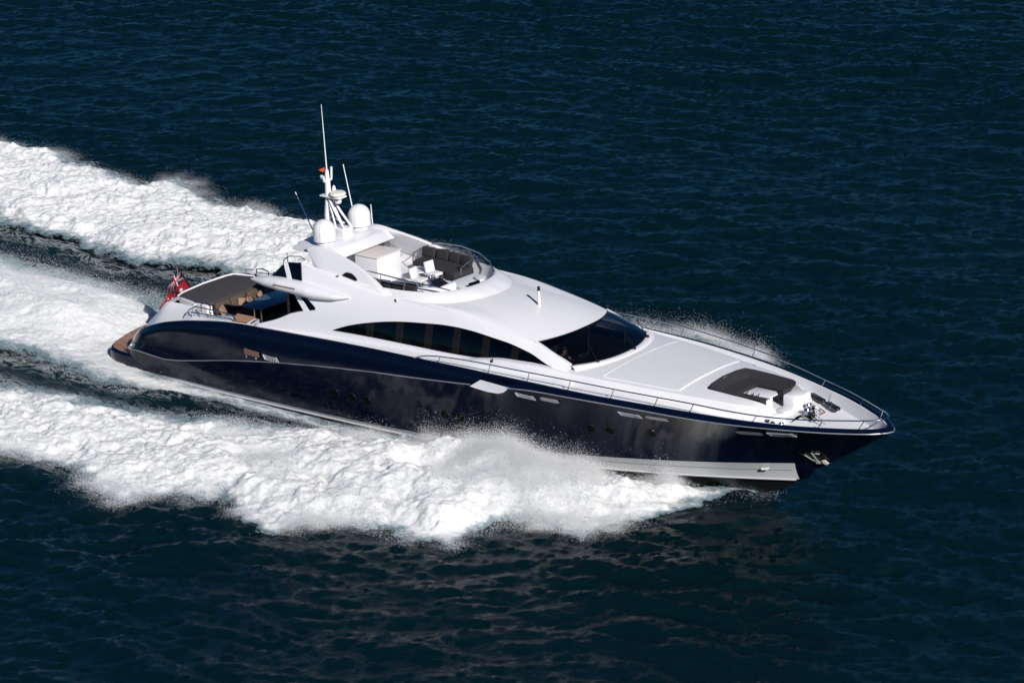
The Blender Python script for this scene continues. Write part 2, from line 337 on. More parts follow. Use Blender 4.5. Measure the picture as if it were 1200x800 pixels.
grille(22.88, 23.73, 2.68, 2.64, .15); hull_plate('light_bar', 23.98, 2.68, 24.82, 2.67, .16, SB, hull)
grille(27.35, 28.25, 2.60, 2.58, .15); hull_plate('light_bar', 28.45, 2.60, 29.40, 2.60, .15, SB, hull)
hull_plate('light_bar', 31.85, 2.34, 32.85, 2.37, .15, SB, hull); grille(33.05, 34.05, 2.42, 2.47, .15)
grille(10.1, 10.9, 1.98, 1.98, .2)
m = MB()
m.slab([on_hull(9.07, 2.16, .02), on_hull(9.82, 2.11, .02), on_hull(9.80, 1.90, .02), on_hull(9.05, 1.93, .02)], (0, .05, 0))
o = m.build('hawse_plate', mat('bronze_hawse', (.36, .22, .15), .35, metal=.5), hull, mirror=True)
m = MB()
for x in (9.16, 9.68): m.tube([on_hull(x, 1.9, .04), on_hull(x+.01, 1.80, .05)], .035, 8)
m.tube([on_hull(9.05, 1.91, .03), on_hull(9.83, 1.89, .03)], .022, 8)
m.build('hawse_rollers', STEEL, o, smooth=40, mirror=True)
# door seam lines
for x in (9.0, 9.85):
    pass
# recess in the rail: a white boarding gate dropped into the shoulder
g = MB(); pts = [(20.75, 2.66), (21.0, 2.63), (21.6, 2.58), (22.1, 2.60), (22.35, 2.68), (22.55, 2.84), (22.65, 2.92), (21.25, 2.985)]
def shoulder(x, z):
    a, b = SIL, CRE; v = min(1, max(0, (z-a[1](x))/(b[1](x)-a[1](x)))); return -(a[0](x)*(1-v)+b[0](x)*v)
g.slab([(x, (min(shoulder(x, z), hull_at(x, min(z, SIL[1](x)))[0]) if z <= SIL[1](x) else shoulder(x, z))-.025, z) for x, z in pts], (0, .06, 0))
g.build('boarding_gate', WHITE, yacht, mirror=True)
g = MB(); g.grid([[P(CRE, x)+np.array((0, -.03, .01)) for x in FAN(21.25, 22.75, 8)], [P(CRE, x)*.55+P(CAP, x)*.45+np.array((.05, -.06, .08)) for x in FAN(21.35, 22.85, 8)]])
g.build('gate_window', BLUEG, yacht, smooth=40, mirror=True)
# mooring ring at the quarter
MB().tube([(2.2+.0+.10*math.cos(a), -3.36-.03, 1.02+.10*math.sin(a)) for a in [i*math.pi/8 for i in range(16)]], .025, 6, closed=True).build('mooring_eye', STEEL, hull, smooth=40, mirror=True)
# anchor in its pocket
for s_ in (1, -1):
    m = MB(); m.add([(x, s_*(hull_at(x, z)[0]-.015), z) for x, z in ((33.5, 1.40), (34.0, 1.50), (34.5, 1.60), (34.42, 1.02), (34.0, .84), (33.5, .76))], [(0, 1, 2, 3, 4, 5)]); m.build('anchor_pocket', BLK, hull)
GALV = mat('galvanised', (.42, .41, .40), .4, metal=.4); PALE = mat('pale_fluke', (.70, .66, .58), .5)
def anchor(s):
    a = MB(); Y = lambda x, z, o=.07: (x, s*(hull_at(x, z)[0]-o), z)
    a.tube([Y(34.05, 1.46), Y(34.06, 1.02)], .032, 8); a.tube([Y(33.72, 1.34), Y(33.88, 1.12), Y(34.06, 1.0), Y(34.22, 1.02)], [.02, .03, .04, .03], 8)
    a.tube([Y(34.05, 1.38), Y(34.2, 1.46), Y(34.32, 1.44)], .022, 8); a.tube([Y(33.98, .96), Y(34.14, .96)], .05, 8)
    o = a.build('anchor', GALV, yacht, smooth=35)
    a = MB(); a.slab([Y(34.26, 1.12, .09), Y(34.36, 1.14, .07), Y(34.43, .96, .09), Y(34.34, .88, .1), Y(34.24, .96, .1)], (0, -s*.04, 0)); a.build('fluke', PALE, o)
anchor(1); anchor(-1)
MB().slab([(31.95, -.86, .55), (32.25, -.76, .60), (32.2, -.78, .50), (31.95, -.86, .47)], (0, -.05, 0)).build('hull_fitting', WHITEF, hull, mirror=True)

# ---- swim platform
def pf(t):  # outline from starboard forward round the stern
    return t
pl = [(2.75, -3.30), (1.6, -3.27), (.9, -3.18), (.45, -3.02), (.18, -2.75), (-.05, -2.3), (-.35, -1.4), (-.5, -.6), (-.53, 0)]
out = pl+[(x, -y) for x, y in pl[::-1][1:]]
m = MB(); rows = []
for k, z in ((.93, -.38), (.985, -.10), (1.0, .18), (.995, .36), (.97, .42)): rows.append([(1.3+(x-1.3)*k, y*k, z) for x, y in out])
m.grid(rows); m.add(rows[-1], [tuple(range(len(out)))]); m.add(rows[0], [tuple(range(len(out)))])
plat = m.build('swim_platform', NAVY, yacht, smooth=40)
ins = [(1.3+(x-1.3)*.945, y*.945) for x, y in out]
MB().prism(ins, .421, .446).build('teak_deck', TEAK, plat)
# ---- transom and quarter mouldings
prof = [(1.75, .44), (1.78, .9), (1.85, 1.26), (2.05, 1.47), (2.24, 1.67), (2.52, 1.98), (2.9, 2.36), (3.2, 2.66), (3.39, 2.76), (3.7, 2.78)]
m = MB(); rows = []
for x, z in prof:
    rows.append([(x-.42*(1-(abs(y)/2.3)**2)*min(1, max(0, (3.9-x)/1)), y, z) for y in FAN(-2.3, 2.3, 21)])
m.grid(rows)
PZ = pch([p[0] for p in prof], [p[1] for p in prof])
rows = []
for x in FAN(1.9, 8.9, 36):
    c = P(CAP, x); zi = PZ(x) if x < 3.7 else 2.78 if x < 5.2 else max(2.78, c[2]+.05)
    yi = -2.3 if x < 5.1 else float(np.interp(x, [5.1, 5.5], [-2.3, -2.75]))
    yi = max(yi, c[1]+.02) if x < 2.2 else yi
    inner = np.array((x, yi, max(zi, c[2]+.02) if x > 5 else zi)); rows.append([c, c*.55+inner*.45+np.array((0, 0, .05)), c*.2+inner*.8+np.array((0, 0, .03)), inner, inner+np.array((0, .01, -.9 if x > 5.15 else -.02))])
m2 = MB().grid(rows); m2.mi = [0]*len(m2.f)
tr = m.build('transom', WHITE, yacht, smooth=40)
m2.build('quarter_coaming', WHITE, yacht, smooth=40, mirror=True)
m = MB(); m.add([(8.0, -3.36, 2.96), (8.85, -3.40, 3.0), (8.75, -2.8, 3.06), (7.7, -2.75, 3.03)], [(0, 1, 2, 3)]); m.add([(7.7, -2.75, 3.03), (8.75, -2.8, 3.06), (8.6, -2.7, 2.6), (7.5, -2.7, 2.6)], [(0, 1, 2, 3)])
for i in range(len(m.v)): m.v[i] = (m.v[i][0], m.v[i][1], m.v[i][2]+.045)
m.build('gangway_step', mat('oiled_teak', (.36, .21, .12), .6, var=.15), yacht, mirror=True)
# cockpit floor
MB().box((7.6, 0, 1.93), (5.2, 5.2, .06)).build('cockpit_floor', TEAK, yacht)
# sunpad with its plinth
MB().prism([(3.4, -1.72), (5.25, -1.95), (5.25, 1.95), (3.4, 1.72)], 2.0, 2.775).build('sunpad_plinth', WHITE, yacht, bevel=.05)
pd = [(3.42, -1.66), (4.6, -1.88), (5.35, -1.9), (5.42, -1.7), (5.42, 1.7), (5.35, 1.85), (4.4, 1.8), (3.5, 1.62), (3.36, 1.3), (3.3, 0), (3.36, -1.3)]
sp = MB().prism(pd, 2.776, 2.87).build('sunpad', TAUPE, yacht, bevel=.035)
MB().tube([(3.40, -1.7, 2.84), (3.28, -1.3, 2.86), (3.2, 0, 2.87), (3.28, 1.3, 2.86), (3.42, 1.66, 2.86), (4.4, 1.86, 2.87)], .04, 8).build('sunpad_rim', WHITE, yacht, smooth=60)
# aft sofa
sf = empty('aft_sofa', parent=yacht)
MB().box((5.95, 0, 2.15), (1.0, 3.6, .38)).build('sofa_seat', TAN, sf, bevel=.06)
for k, y in enumerate((-1.35, -.45, .45, 1.35)):
    o = MB().box((0, 0, 0), (.2, .84, .52)).build('sofa_back', TAN, sf, bevel=.06); o.location = (5.56, y, 2.60); o.rotation_euler = (0, math.radians(-14), 0)
PILLOWS = ((-1.62, .35, .2, 'tan pillow at the starboard end of the aft sofa'), (-.42, -.25, -.3, 'tan pillow leaning in the middle of the aft sofa'), (-.02, .3, .25, 'tan pillow beside the middle one on the aft sofa, tilted the other way'), (.75, .15, .3, 'tan pillow on the far half of the aft sofa'), (1.2, -.3, -.1, 'tan pillow farthest from the camera on the aft sofa'))
for y, rz, rx, lb in PILLOWS:
    o = MB().box((0, 0, 0), (.14, .42, .42)).build('throw_pillow', BEIGE, None, bevel=.06); c_, s_ = math.cos(TRIM), math.sin(TRIM); px, pz = 5.80, 2.56
    o.location = (px*c_-pz*s_, y, px*s_+pz*c_); o.rotation_euler = (rx, math.radians(-24)-TRIM, rz); tag(o, lb, 'pillow', 'pillows on the aft sofa')
# cockpit table
tb = empty('cockpit_table', parent=yacht)
MB().prism([(6.42, -1.12), (7.42, -1.0), (7.7, .9), (7.3, 2.0), (6.35, 1.9), (6.1, .8)], 2.66, 2.72).build('table_top', TABLE, tb, bevel=.02)
for y in (-.75, 1.3):
    for x in (6.75, 7.15): MB().tube([(x, y, 1.96), (x, y, 2.66)], .05, 10).build('table_leg', STEEL, tb, smooth=50)
# ---- decks
def deckdrop(x): return float(np.interp(x, [0, 27, 30, 32, 34, 40], [.035, .06, .17, .32, .42, .42]))
def cfoot(x): return float(np.interp(x, [24.6, 26, 28, 30, 31.5, 32.7, 33.2], [2.84, 2.74, 2.48, 2.15, 1.85, 1.45, .9]))
m = MB(); rows = []
for x in list(FAN(8.8, 24.6, 50)):
    c = P(CAP, x); c2 = c+np.array((0, .05, .0)); f = c+np.array((0, .10, -deckdrop(x))); h = np.array((x, -HB[0](x)+.12, max(HB[1](x)-.03, f[2]))); rows.append([c, c2, f, (f+h)/2, h])
for x in FAN(24.9, 33.2, 34):
    c = P(CAP, x); c2 = c+np.array((0, .05, 0)); f = c+np.array((0, .08+.35*(deckdrop(x)-.05), -deckdrop(x))); h = np.array((x, -min(cfoot(x), -f[1]-.02), f[2]+.0)); rows.append([c, c2, f, (f+h)/2, h])
m.grid(rows)
side = m
rows = []
for x in list(FAN(33.2, 36.2, 18))+[36.4, 36.6, 36.7]:
    c = P(CAP, x); k = min(1, -c[1]/.35); c2 = c+np.array((0, .05*k, 0)); f = c+np.array((-.02, .24*k, -deckdrop(x)*k)); h = np.array((f[0], 0, f[2])); rows.append([c, c2, f, (f+h)/2, h])
side.grid(rows)
# floor between the coach roof foot and centre, under the bow seat
side.grid([[(x, -cfoot(x), P(CAP, x)[2]-deckdrop(x)), (x, -.4, 2.62), (x, 0, 2.6)] for x in FAN(29.8, 33.2, 8)])
side.build('main_deck', DECKW, yacht, smooth=30, mirror='join')
# coach roof on the foredeck
def E(x): return float(np.interp(x, [20, 24.45, 26, 28, 30, 31.5, 32.6, 33.1], [3.05, 2.72, 2.58, 2.32, 2.0, 1.70, 1.30, .9]))
def EZ(x): return float(np.interp(x, [24.45, 26, 28, 30, 31.5, 32.6, 33.1], [3.50, 3.44, 3.36, 3.28, 3.20, 3.12, 3.0]))
def CZ(x): return float(np.interp(x, [24, 25.3, 28, 30, 32, 33], [3.66, 3.62, 3.50, 3.41, 3.32, 3.26]))
def xb(y): return 24.45+.85*max(0.0, 1-(abs(y)/2.42)**2.3)
def cz(x, u): return EZ(x)+(CZ(x)-EZ(x))*(1-abs(u)**2.4)
m = MB(); rows = []
U = FAN(-1, 1, 33)
for q in FAN(0, 1, 24):
    row = []
    for u in U:
        x0 = xb(u*2.62); x = x0+(29.78-.0*abs(u)-x0)*q; row.append((x, u*E(x), cz(x, u)))
    rows.append(row)
m.grid(rows)
# arms either side of the bow seat and rounded edge
def sidecut(x): return float(np.interp(x, [29.78, 31, 32.2, 32.9], [1.27, 1.24, 1.16, .95]))
for s in (-1, 1):
    rows = []
    for x in FAN(29.78, 33.1 if s > 0 else 32.7, 16):
        a = sidecut(x); e = E(x); row = []
        for k in range(7):
            y = a+(e-a)*k/6; dz = 0 if x < 32.2 else -(x-32.2)*.35
            row.append((x, s*y, cz(x, y/e)+dz))
        rows.append([(x, s*a, 2.6)]+row)
    m.grid(rows); last = rows[-1]; m.grid([last, [(p[0]+.12, p[1], p[2]-.12 if i else 2.6) for i, p in enumerate(last)], [(p[0]+.2, p[1], 2.5) for p in last]])
m.add([(29.78, -1.27, 2.6), (29.78, 1.27, 2.6), (29.78, 1.27, 3.38), (29.78, -1.27, 3.38)], [(0, 1, 2, 3)])
for s in (-1, 1):
    rows = []
    for x in FAN(24.45, 33.1 if s > 0 else 32.7, 40):
        e, z = E(x), EZ(x); f = P(CAP, x)[2]-deckdrop(x)
        if x > 32.2: z -= (x-32.2)*.35
        rows.append([(x, s*e, z), (x, s*(e+.05), z-.02), (x, s*(e+.09), z-.08), (x, s*(e+.12), f-.02)])
    m.grid(rows)
m.build('coach_roof', WHITE, yacht, smooth=35)
# cowl moulding around the windscreen foot
def arc_pt(y, x0, dx, yw, z, c): return np.array((x0+dx*max(0.0, 1-(abs(y)/yw)**2.3), y, z+c*(1-(y/yw)**2)))
m = MB(); Ys = FAN(-2.42, 2.42, 41)
m.grid([[arc_pt(y, 24.43, .85, 2.42, 3.63, 0)+np.array((0, 0, .03)) for y in Ys], [arc_pt(y*1.01, 24.5, .87, 2.45, 3.65, 0)+np.array((0, 0, .03)) for y in Ys], [arc_pt(y*1.03, 24.66, .90, 2.5, 3.60, .02) for y in Ys], [arc_pt(y*1.04, 24.8, .92, 2.52, 3.40, .05) for y in Ys]])
m.build('windscreen_cowl', WHITE, yacht, smooth=50)
# white sun mat on the coach roof, in three panels divided by piped seams
for k, (a, b) in enumerate(((25.98, 29.06),)):
    m = MB(); rows = []
    for x in FAN(a, b, 14): rows.append([(x, u*(E(x)-.22), cz(x, u*(E(x)-.22)/E(x))+.03) for u in FAN(-1, 1, 21)])
    e = rows; m.grid(rows)
    m.grid([[(p[0], p[1], p[2]-.05) for p in rows[0]], rows[0]]); m.grid([rows[-1], [(p[0], p[1], p[2]-.05) for p in rows[-1]]])
    for c in (0, -1): m.grid([[r[c] for r in rows], [(r[c][0], r[c][1], r[c][2]-.05) for r in rows]])
    m.build('deck_mat', PADW, yacht, smooth=30)
for xx in (25.94, 29.1):
    MB().tube([(xx, u*(E(xx)-.20), cz(xx, u*(E(xx)-.2)/E(xx))+.022) for u in FAN(-1, 1, 21)], .014, 6).build('mat_seam', WHITE, yacht, smooth=60)
# ledge beside the house
rows = []
for x in FAN(19.2, 24.6, 30):
    q = min(1, (x-19.2)/1.6); yo = float(np.interp(x, [19.2, 20.5, 22.5, 24.6], [3.05, 3.12, 3.0, 2.73])); zo = 3.27+(float(np.interp(x, [19.2, 21.5, 23.2, 24.6], [3.3, 3.56, 3.58, 3.50]))-3.27)*math.sin(q*math.pi/2)
    tb_ = float(np.interp(x, [19.2, 20.1, 21.44, 22.5, 23.8, 24.6], [.03, .057, .20, .245, .33, .3])); s0 = S(min(x, 24.45), tb_)+np.array((0, .05, -.01))
    rows.append([s0, s0*.5+np.array((x, -yo, zo))*.5+np.array((0, 0, .015)), (x, -yo, zo), (x, -yo-.06, zo-.04), (x, -yo-.10, zo-.12), (x, -yo-.13, 3.1)])
MB().grid(rows).build('window_ledge', WHITE, yacht, smooth=50, mirror=True)
# ---- superstructure
TT = pch([13.125, 13.977, 14.995, 16.035, 16.787, 17.804, 18.575, 20.209, 21.513, 22.585, 23.812], [.064, .223, .375, .498, .563, .631, .68, .722, .715, .605, .345])
TB = pch([13.125, 14.535, 16.669, 18.756, 20.108, 21.441, 22.51, 23.812], [.064, .070, .060, .045, .057, .194, .248, .345])
X0 = pch([0, .09, .232, .306, .373, .545, .75, .93, 1], [9.2, 10.04, 11.036, 11.787, 12.32, 11.74, 11.3, 10.75, 10.62])
hs = MB(); NU = 22
ts_ = [.064*k/3 for k in range(3)]+[.064+(1-.064)*k/NU for k in range(NU+1)]
hs.grid([[S(X0(t)+(13.125-X0(t))*q, t) for t in ts_] for q in FAN(0, 1, 18)])
wx = FAN(13.125, 23.812, 70)
hs.grid([[S(x, TB(x)*k/3) for k in range(4)] for x in wx])
hs.grid([[S(x, TT(x)+(1-TT(x))*k/NU) for k in range(NU+1)] for x in wx])
hs.grid([[S(x, .345*k/3) for k in range(3)]+[S(x, .345+(1-.345)*k/NU) for k in range(NU+1)] for x in FAN(23.812, 24.5, 6)])
hs.grid([[S(x, 0) for x in FAN(9.2, 24.5, 60)], [S(x, 0)+np.array((0, .01, -.16)) for x in FAN(9.2, 24.5, 60)]])
# reveal around the window opening
IN = np.array((0, .09, 0))
hs.grid([[S(x, TT(x)) for x in wx], [S(x, TT(x))+IN for x in wx]]); hs.grid([[S(x, TB(x)) for x in wx], [S(x, TB(x))+IN for x in wx]])
# rolled aft edge
ed = [S(X0(t), t) for t in FAN(0, 1, 40)]; hs.grid([ed, [p+np.array((-.03, .06, 0)) for p in ed], [p+np.array((.05, .2, 0)) for p in ed]])
house = hs.build('deckhouse', WHITE, yacht, smooth=50, mirror=True)
# roof, coaming and flybridge tub
A = []
for i in range(66): A.append(np.array((11+(22.7-11)*i/65, 0, 0)))
A = [np.array((p[0], -HE[0](p[0]), HE[1](p[0]))) for p in A]; sA = [i/65*.65 for i in range(66)]
def wtop(y): return np.array((22.7+.68*max(0.0, 1-(abs(y)/2.27)**2.4), y, 4.24+.10*(1-(y/2.27)**2)))
for i in range(1, 25): y = -2.27*(1-i/24); A.append(wtop(y)); sA.append(.65+.35*i/24)
B = crv([(0, 11, -2.44, 5.56), (.10, 12.7, -2.44, 5.40), (.222, 14.8, -2.42, 5.08), (.333, 16.4, -2.40, 4.98), (.444, 17.5, -2.25, 4.96), (.55, 18.3, -1.85, 4.98), (.65, 18.75, -1.4, 5.0), (.8, 19.15, -.7, 5.04), (1, 19.28, 0, 5.05)])
Cc = crv([(0, 11, -2.33, 5.58), (.10, 12.6, -2.33, 5.44), (.222, 14.6, -2.30, 5.24), (.333, 15.9, -2.22, 5.24), (.444, 16.9, -2.03, 5.26), (.55, 17.55, -1.72, 5.27), (.65, 17.95, -1.33, 5.28), (.8, 18.22, -.68, 5.30), (1, 18.32, 0, 5.30)])
rows = []
for q in FAN(0, 1, 14):
    row = []
    for a, s in zip(A, sA):
        b = B(s); p = a+(b-a)*q; p = p+np.array((0, 0, .10*math.sin(math.pi*q)*np.interp(s, [.2, .5], [.15, 1]))); row.append(p)
    rows.append(row)
rf = MB(); rf.grid(rows)
roof = rf.build('roof', WHITE, yacht, smooth=60, mirror='join')
Bs = [B(s)+np.array((0, 0, -.01)) for s in sA]; Cs = [Cc(s) for s in sA]; Ds = [np.array((c[0]-.12*(s > .3), c[1]*.965, 4.7)) for c, s in zip(Cs, sA)]
def lip(a, b, q, h): return [x+(y-x)*q+np.array((0, 0, h)) for x, y in zip(a, b)]
cm = MB(); cm.grid([Bs, lip(Bs, Cs, .3, .03), lip(Bs, Cs, .7, .045), lip(Bs, Cs, .92, .02), Cs, lip(Cs, Ds, .08, 0), Ds])
cm.build('flybridge_coaming', WHITE, yacht, smooth=55, mirror='join')
pts = [(d[0], d[1]) for d in Ds]; pts = [(10.2, -2.3)]+pts; pts += [(x, -y) for x, y in pts[::-1][1:]]
MB().prism(pts, 4.62, 4.702).build('flybridge_sole', DECKW, yacht)
# side windows
m = MB(); rows = []
for x in wx: rows.append([S(x, TB(x)+(TT(x)-TB(x))*k/8)+np.array((0, .07, 0)) for k in range(9)])
MB().grid(rows).build('side_window', SIDEG, house, smooth=60, mirror=True)
for x in (14.95, 16.4, 17.8, 19.15, 20.55, 21.9):
    m = MB(); a = S(x, TB(x)-.05)+np.array((0, .12, 0)); b = S(x, TT(x)-.03)+np.array((0, .11, 0)); m.slab([(x-.14, a[1], a[2]), (x+.14, a[1], a[2]), (x+.14, b[1], b[2]-.03), (x-.14, b[1], b[2])], (0, .1, 0)); m.build('window_post', BROWN, house, mirror=True)
MB().slab([(21.9, -2.3, 3.90), (22.4, -2.3, 3.96), (22.45, -2.3, 3.78), (21.95, -2.3, 3.72)], (0, .05, 0)).build('interior_panel', CREAM, house)
m = MB(); m.box((17.5, 0, 3.1), (13.5, 4.6, .1)); m.box((17.5, 0, 3.75), (12, .1, 1.2)); m.build('interior_floor', DARKIN, house)
# windscreen
def wbase(y): return np.array((24.45+.83*max(0.0, 1-(abs(y)/2.37)**2.3), y, 3.645))
rows = []
for q in FAN(0, 1, 9):
    row = []
    for u in FAN(-1, 1, 41):
        a = wtop(u*2.25); b = wbase(u*2.36); p = a+(b-a)*q; row.append(p+np.array((0, 0, .06*math.sin(math.pi*q)+.012)))
    rows.append(row)
ws = MB().grid(rows).build('windscreen', WINDG, yacht, smooth=60)
# black frit line along the top and the lower edge
MB().tube([wtop(y)+np.array((.02, 0, .02)) for y in FAN(-2.22, 2.22, 30)], .022, 6).tube([wbase(y)+np.array((-.02, 0, .02)) for y in FAN(-2.33, 2.33, 30)], .022, 6).build('screen_seal', BLK, ws, smooth=60)
# pillars: side strip closing roof edge to glass
rows = []
for q in FAN(0, 1, 10):
    x = 22.7+(24.45-22.7)*q; e = np.array((x, -HE[0](x), HE[1](x))); g_ = wtop(-2.25)*(1-q)+wbase(-2.36)*q; rows.append([e, e+np.array((.0, .02, .05)), g_+np.array((0, .02, .075)), g_+np.array((0, .05, .01))])
MB().grid(rows).build('windscreen_pillar', WHITE, yacht, smooth=70, mirror=True)
for y in (-1.55, .35, 1.75):
    b = wbase(y); b2 = wbase(y)+np.array((.06, 0, .07)); wp = empty('wiper', parent=ws)
    MB().box((b2[0]+.02, y, b2[2]-.01), (.16, .12, .09)).build('wiper_motor', BLK, wp, bevel=.02)
    MB().tube([b2, b2+np.array((-.45, .28, .24)), b2+np.array((-.75, .45, .38))], .018, 6).build('wiper_arm', BLK, wp, smooth=50)
    MB().tube([b2+np.array((-.35, -.05, .17)), b2+np.array((-1.1, .95, .50))], .015, 6).build('wiper_blade', BLK, wp, smooth=50)
# helm station inside
hm = MB(); hm.box((24.4, 0, 3.42), (1.1, 3.6, .12)); hm.box((24.1, 0, 3.3), (.12, 3.6, .4)); hm.build('dashboard', DARKIN, yacht)
MB().box((23.95, -1.0, 3.56), (.2, .5, .2), ry=-.4).build('instrument_binnacle', mat('screen_plastic', (.03, .03, .035), .3), yacht, bevel=.03)
MB().tube([(23.95+.05*math.cos(a), -1.5+.19*math.sin(a), 3.52+.19*math.cos(a)) for a in [i*math.pi/10 for i in range(20)]], .018, 6, closed=True).build('steering_wheel', STEEL, yacht, smooth=60)
# swept side blades under the flybridge deck
zt = pch([8.85, 9.3, 9.85, 10.7, 11.4, 12.3, 13.1, 13.6, 13.92], [4.82, 4.93, 5.04, 5.08, 5.08, 5.0, 4.90, 4.83, 4.77]); zb_ = pch([8.85, 9.3, 9.85, 10.7, 11.4, 12.1, 13.0, 13.6, 13.92], [4.77, 4.66, 4.58, 4.54, 4.50, 4.47, 4.53, 4.65, 4.74])
rows = []
for x in FAN(8.85, 13.92, 44):
    t, b = zt(x), zb_(x); c = (t+b)/2; h = (t-b)/2; yw = float(np.interp(x, [8.85, 9.6, 10.5, 12, 13.3, 13.92], [.05, .26, .4, .42, .28, .05])); yc = float(np.interp(x, [8.85, 10, 12, 13.92], [-2.98, -2.93, -2.88, -2.83]))
    rows.append([(x, yc-yw*np.sign(math.cos(a))*abs(math.cos(a))**.9, c+h*math.sin(a)) for a in [2*math.pi*k/20 for k in range(20)]])
bl = MB().grid(rows, close=True); bl.add(rows[0], [tuple(range(20))]); bl.add(rows[-1], [tuple(range(20))])
blade = bl.build('side_blade', WHITE, yacht, smooth=60, mirror=True)
MB().slab([(10.35, -3.33, 4.84), (11.5, -3.34, 4.86), (11.5, -3.34, 4.90), (10.35, -3.33, 4.90)], (0, .03, 0)).build('blade_slot', mat('tan_slot', (.35, .24, .20), .5), blade, mirror=True)
# overhang
ou = [(9.0, -2.95), (9.5, -2.5), (10.1, -1.7), (10.45, -.8), (10.55, 0)]; ou = ou+[(x, -y) for x, y in ou[::-1][1:]]
m = MB(); top = [(x, y, 4.90+.04*(1-(y/3)**2)) for x, y in ou]; bot = [(x+.25, y*.97, 4.62) for x, y in ou]; back = [(12.5, y, 4.98) for x, y in ou]; backb = [(12.5, y*.97, 4.60) for x, y in ou]
m.grid([backb, bot, [(x-.03, y, 4.78) for x, y in ou], top, back]); m.build('deck_overhang', WHITE, yacht, smooth=40)
# saloon bulkhead of dark glass with frames
m = MB(); m.box((10.5, 0, 3.3), (.08, 5.3, 2.75)); sb = m.build('saloon_door', BLUEG, yacht)
m = MB()
for y in (-2.6, -1.3, 0, 1.3, 2.6): m.box((10.42, y, 3.3), (.07, .09, 2.7))
m.build('door_frame', BLK, sb)
# wing struts and side glass either side of the blade
def quad(pts, mat_, name, parent=yacht, th=(0, .05, 0)): return MB().slab(pts, th).build(name, mat_, parent, mirror=True)
pt = lambda x, z, y: (x, y, z)
quad([pt(10.98, 4.62, -2.93), pt(11.22, 4.62, -2.93), pt(12.0, 3.92, -3.08), pt(11.72, 3.86, -3.10)], WHITE, 'wing_strut')
quad([pt(11.22, 4.62, -2.90), pt(11.62, 4.64, -2.90), pt(12.40, 3.98, -3.06), pt(12.0, 3.92, -3.06)], BLUEG, 'side_glass')
quad([pt(10.42, 5.62, -2.72), pt(10.62, 5.66, -2.70), pt(11.02, 4.95, -2.92), pt(10.78, 4.95, -2.92)], WHITE, 'wing_strut')
quad([pt(10.62, 5.66, -2.68), pt(11.25, 5.72, -2.62), pt(11.5, 4.98, -2.90), pt(11.02, 4.95, -2.90)], BLUEG, 'side_glass')
quad([pt(9.85, 5.05, -2.80), pt(10.42, 5.6, -2.68), pt(10.7, 4.98, -2.86), pt(10.1, 4.98, -2.9)], BLUEG, 'stair_glass')
# fins
def fin_y(z): return -2.60+(z-5.05)*.72 if z > 5.1 else -2.40
F = [(15.75, 5.04), (15.35, 5.22), (14.87, 5.43), (14.2, 5.67), (13.55, 5.86), (12.9, 6.0), (12.3, 6.11), (11.9, 6.2), (11.6, 6.22), (11.2, 6.18), (10.9, 6.08), (11.15, 5.9), (11.45, 5.68), (11.75, 5.38), (11.8, 5.05), (12.6, 5.0), (13.8, 4.85), (14.9, 4.80)]
n_ = len(F); outer = [(x, fin_y(z)-.02, z) for x, z in F]; inner = [(x+(0 if i > 10 else -.0), fin_y(z)+.16, z-(.02 if i < 10 else 0)) for i, (x, z) in enumerate(F)]
m = MB(); m.add(outer+inner, [tuple(range(n_)), tuple(range(n_, 2*n_))[::-1]]+[(i, n_+i, n_+(i+1) % n_, (i+1) % n_) for i in range(n_)])
fin = m.build('side_fin', WHITE, yacht, mirror=True, bevel=.03)
m = MB(); c0 = (12.95, 5.28)
sl_ = [(13.22, 5.50), (13.34, 5.56), (13.6, 5.55), (13.85, 5.46), (14.0, 5.36), (13.8, 5.38), (13.4, 5.42), (13.24, 5.44)]
m.slab([(x, fin_y(z)-.045, z) for x, z in sl_], (0, .04, 0)); m.build('fin_vent', BLK, fin, mirror=True)
MB().tube([(13.05, fin_y(5.4)-.07, 5.42), (12.95, fin_y(5.35)-.08, 5.34), (13.02, fin_y(5.25)-.07, 5.25), (13.2, fin_y(5.22)-.05, 5.24)], .05, 8).build('fin_light', STEEL, fin, smooth=50, mirror=True)
# hardtop arch carried between the fins
m = MB(); rows = []
def ht(x, y, z): return (x, y, z-.05*(y/1.7)**2*2)
Y2 = FAN(-1.72, 1.72, 25)
sec = [(10.0, 5.98), (10.1, 6.10), (10.6, 6.17), (11.4, 6.19), (12.0, 6.17), (12.1, 6.13), (12.48, 5.90), (12.44, 5.86), (12.0, 6.0), (10.2, 5.94)]
rows = [[ht(x+(.22*(1-(y/1.72)**2) if x > 11.5 else -.1*(1-(y/1.72)**2)), y, z) for y in Y2] for x, z in sec]; rows.append(rows[0])
m.grid(rows); m.add([r[0] for r in rows[:-1]], [tuple(range(len(sec)))]); m.add([r[-1] for r in rows[:-1]], [tuple(range(len(sec)))])
hardtop = m.build('hardtop_arch', WHITE, yacht, smooth=35)
# dark equipment and rails beneath the arch
m = MB(); m.box((12.2, -.9, 5.55), (.5, .9, .5)); m.box((12.0, .6, 5.35), (.5, 1.5, .7)); m.build('bar_unit', mat('dark_grey_bar', (.05, .05, .055), .4), yacht, bevel=.05)
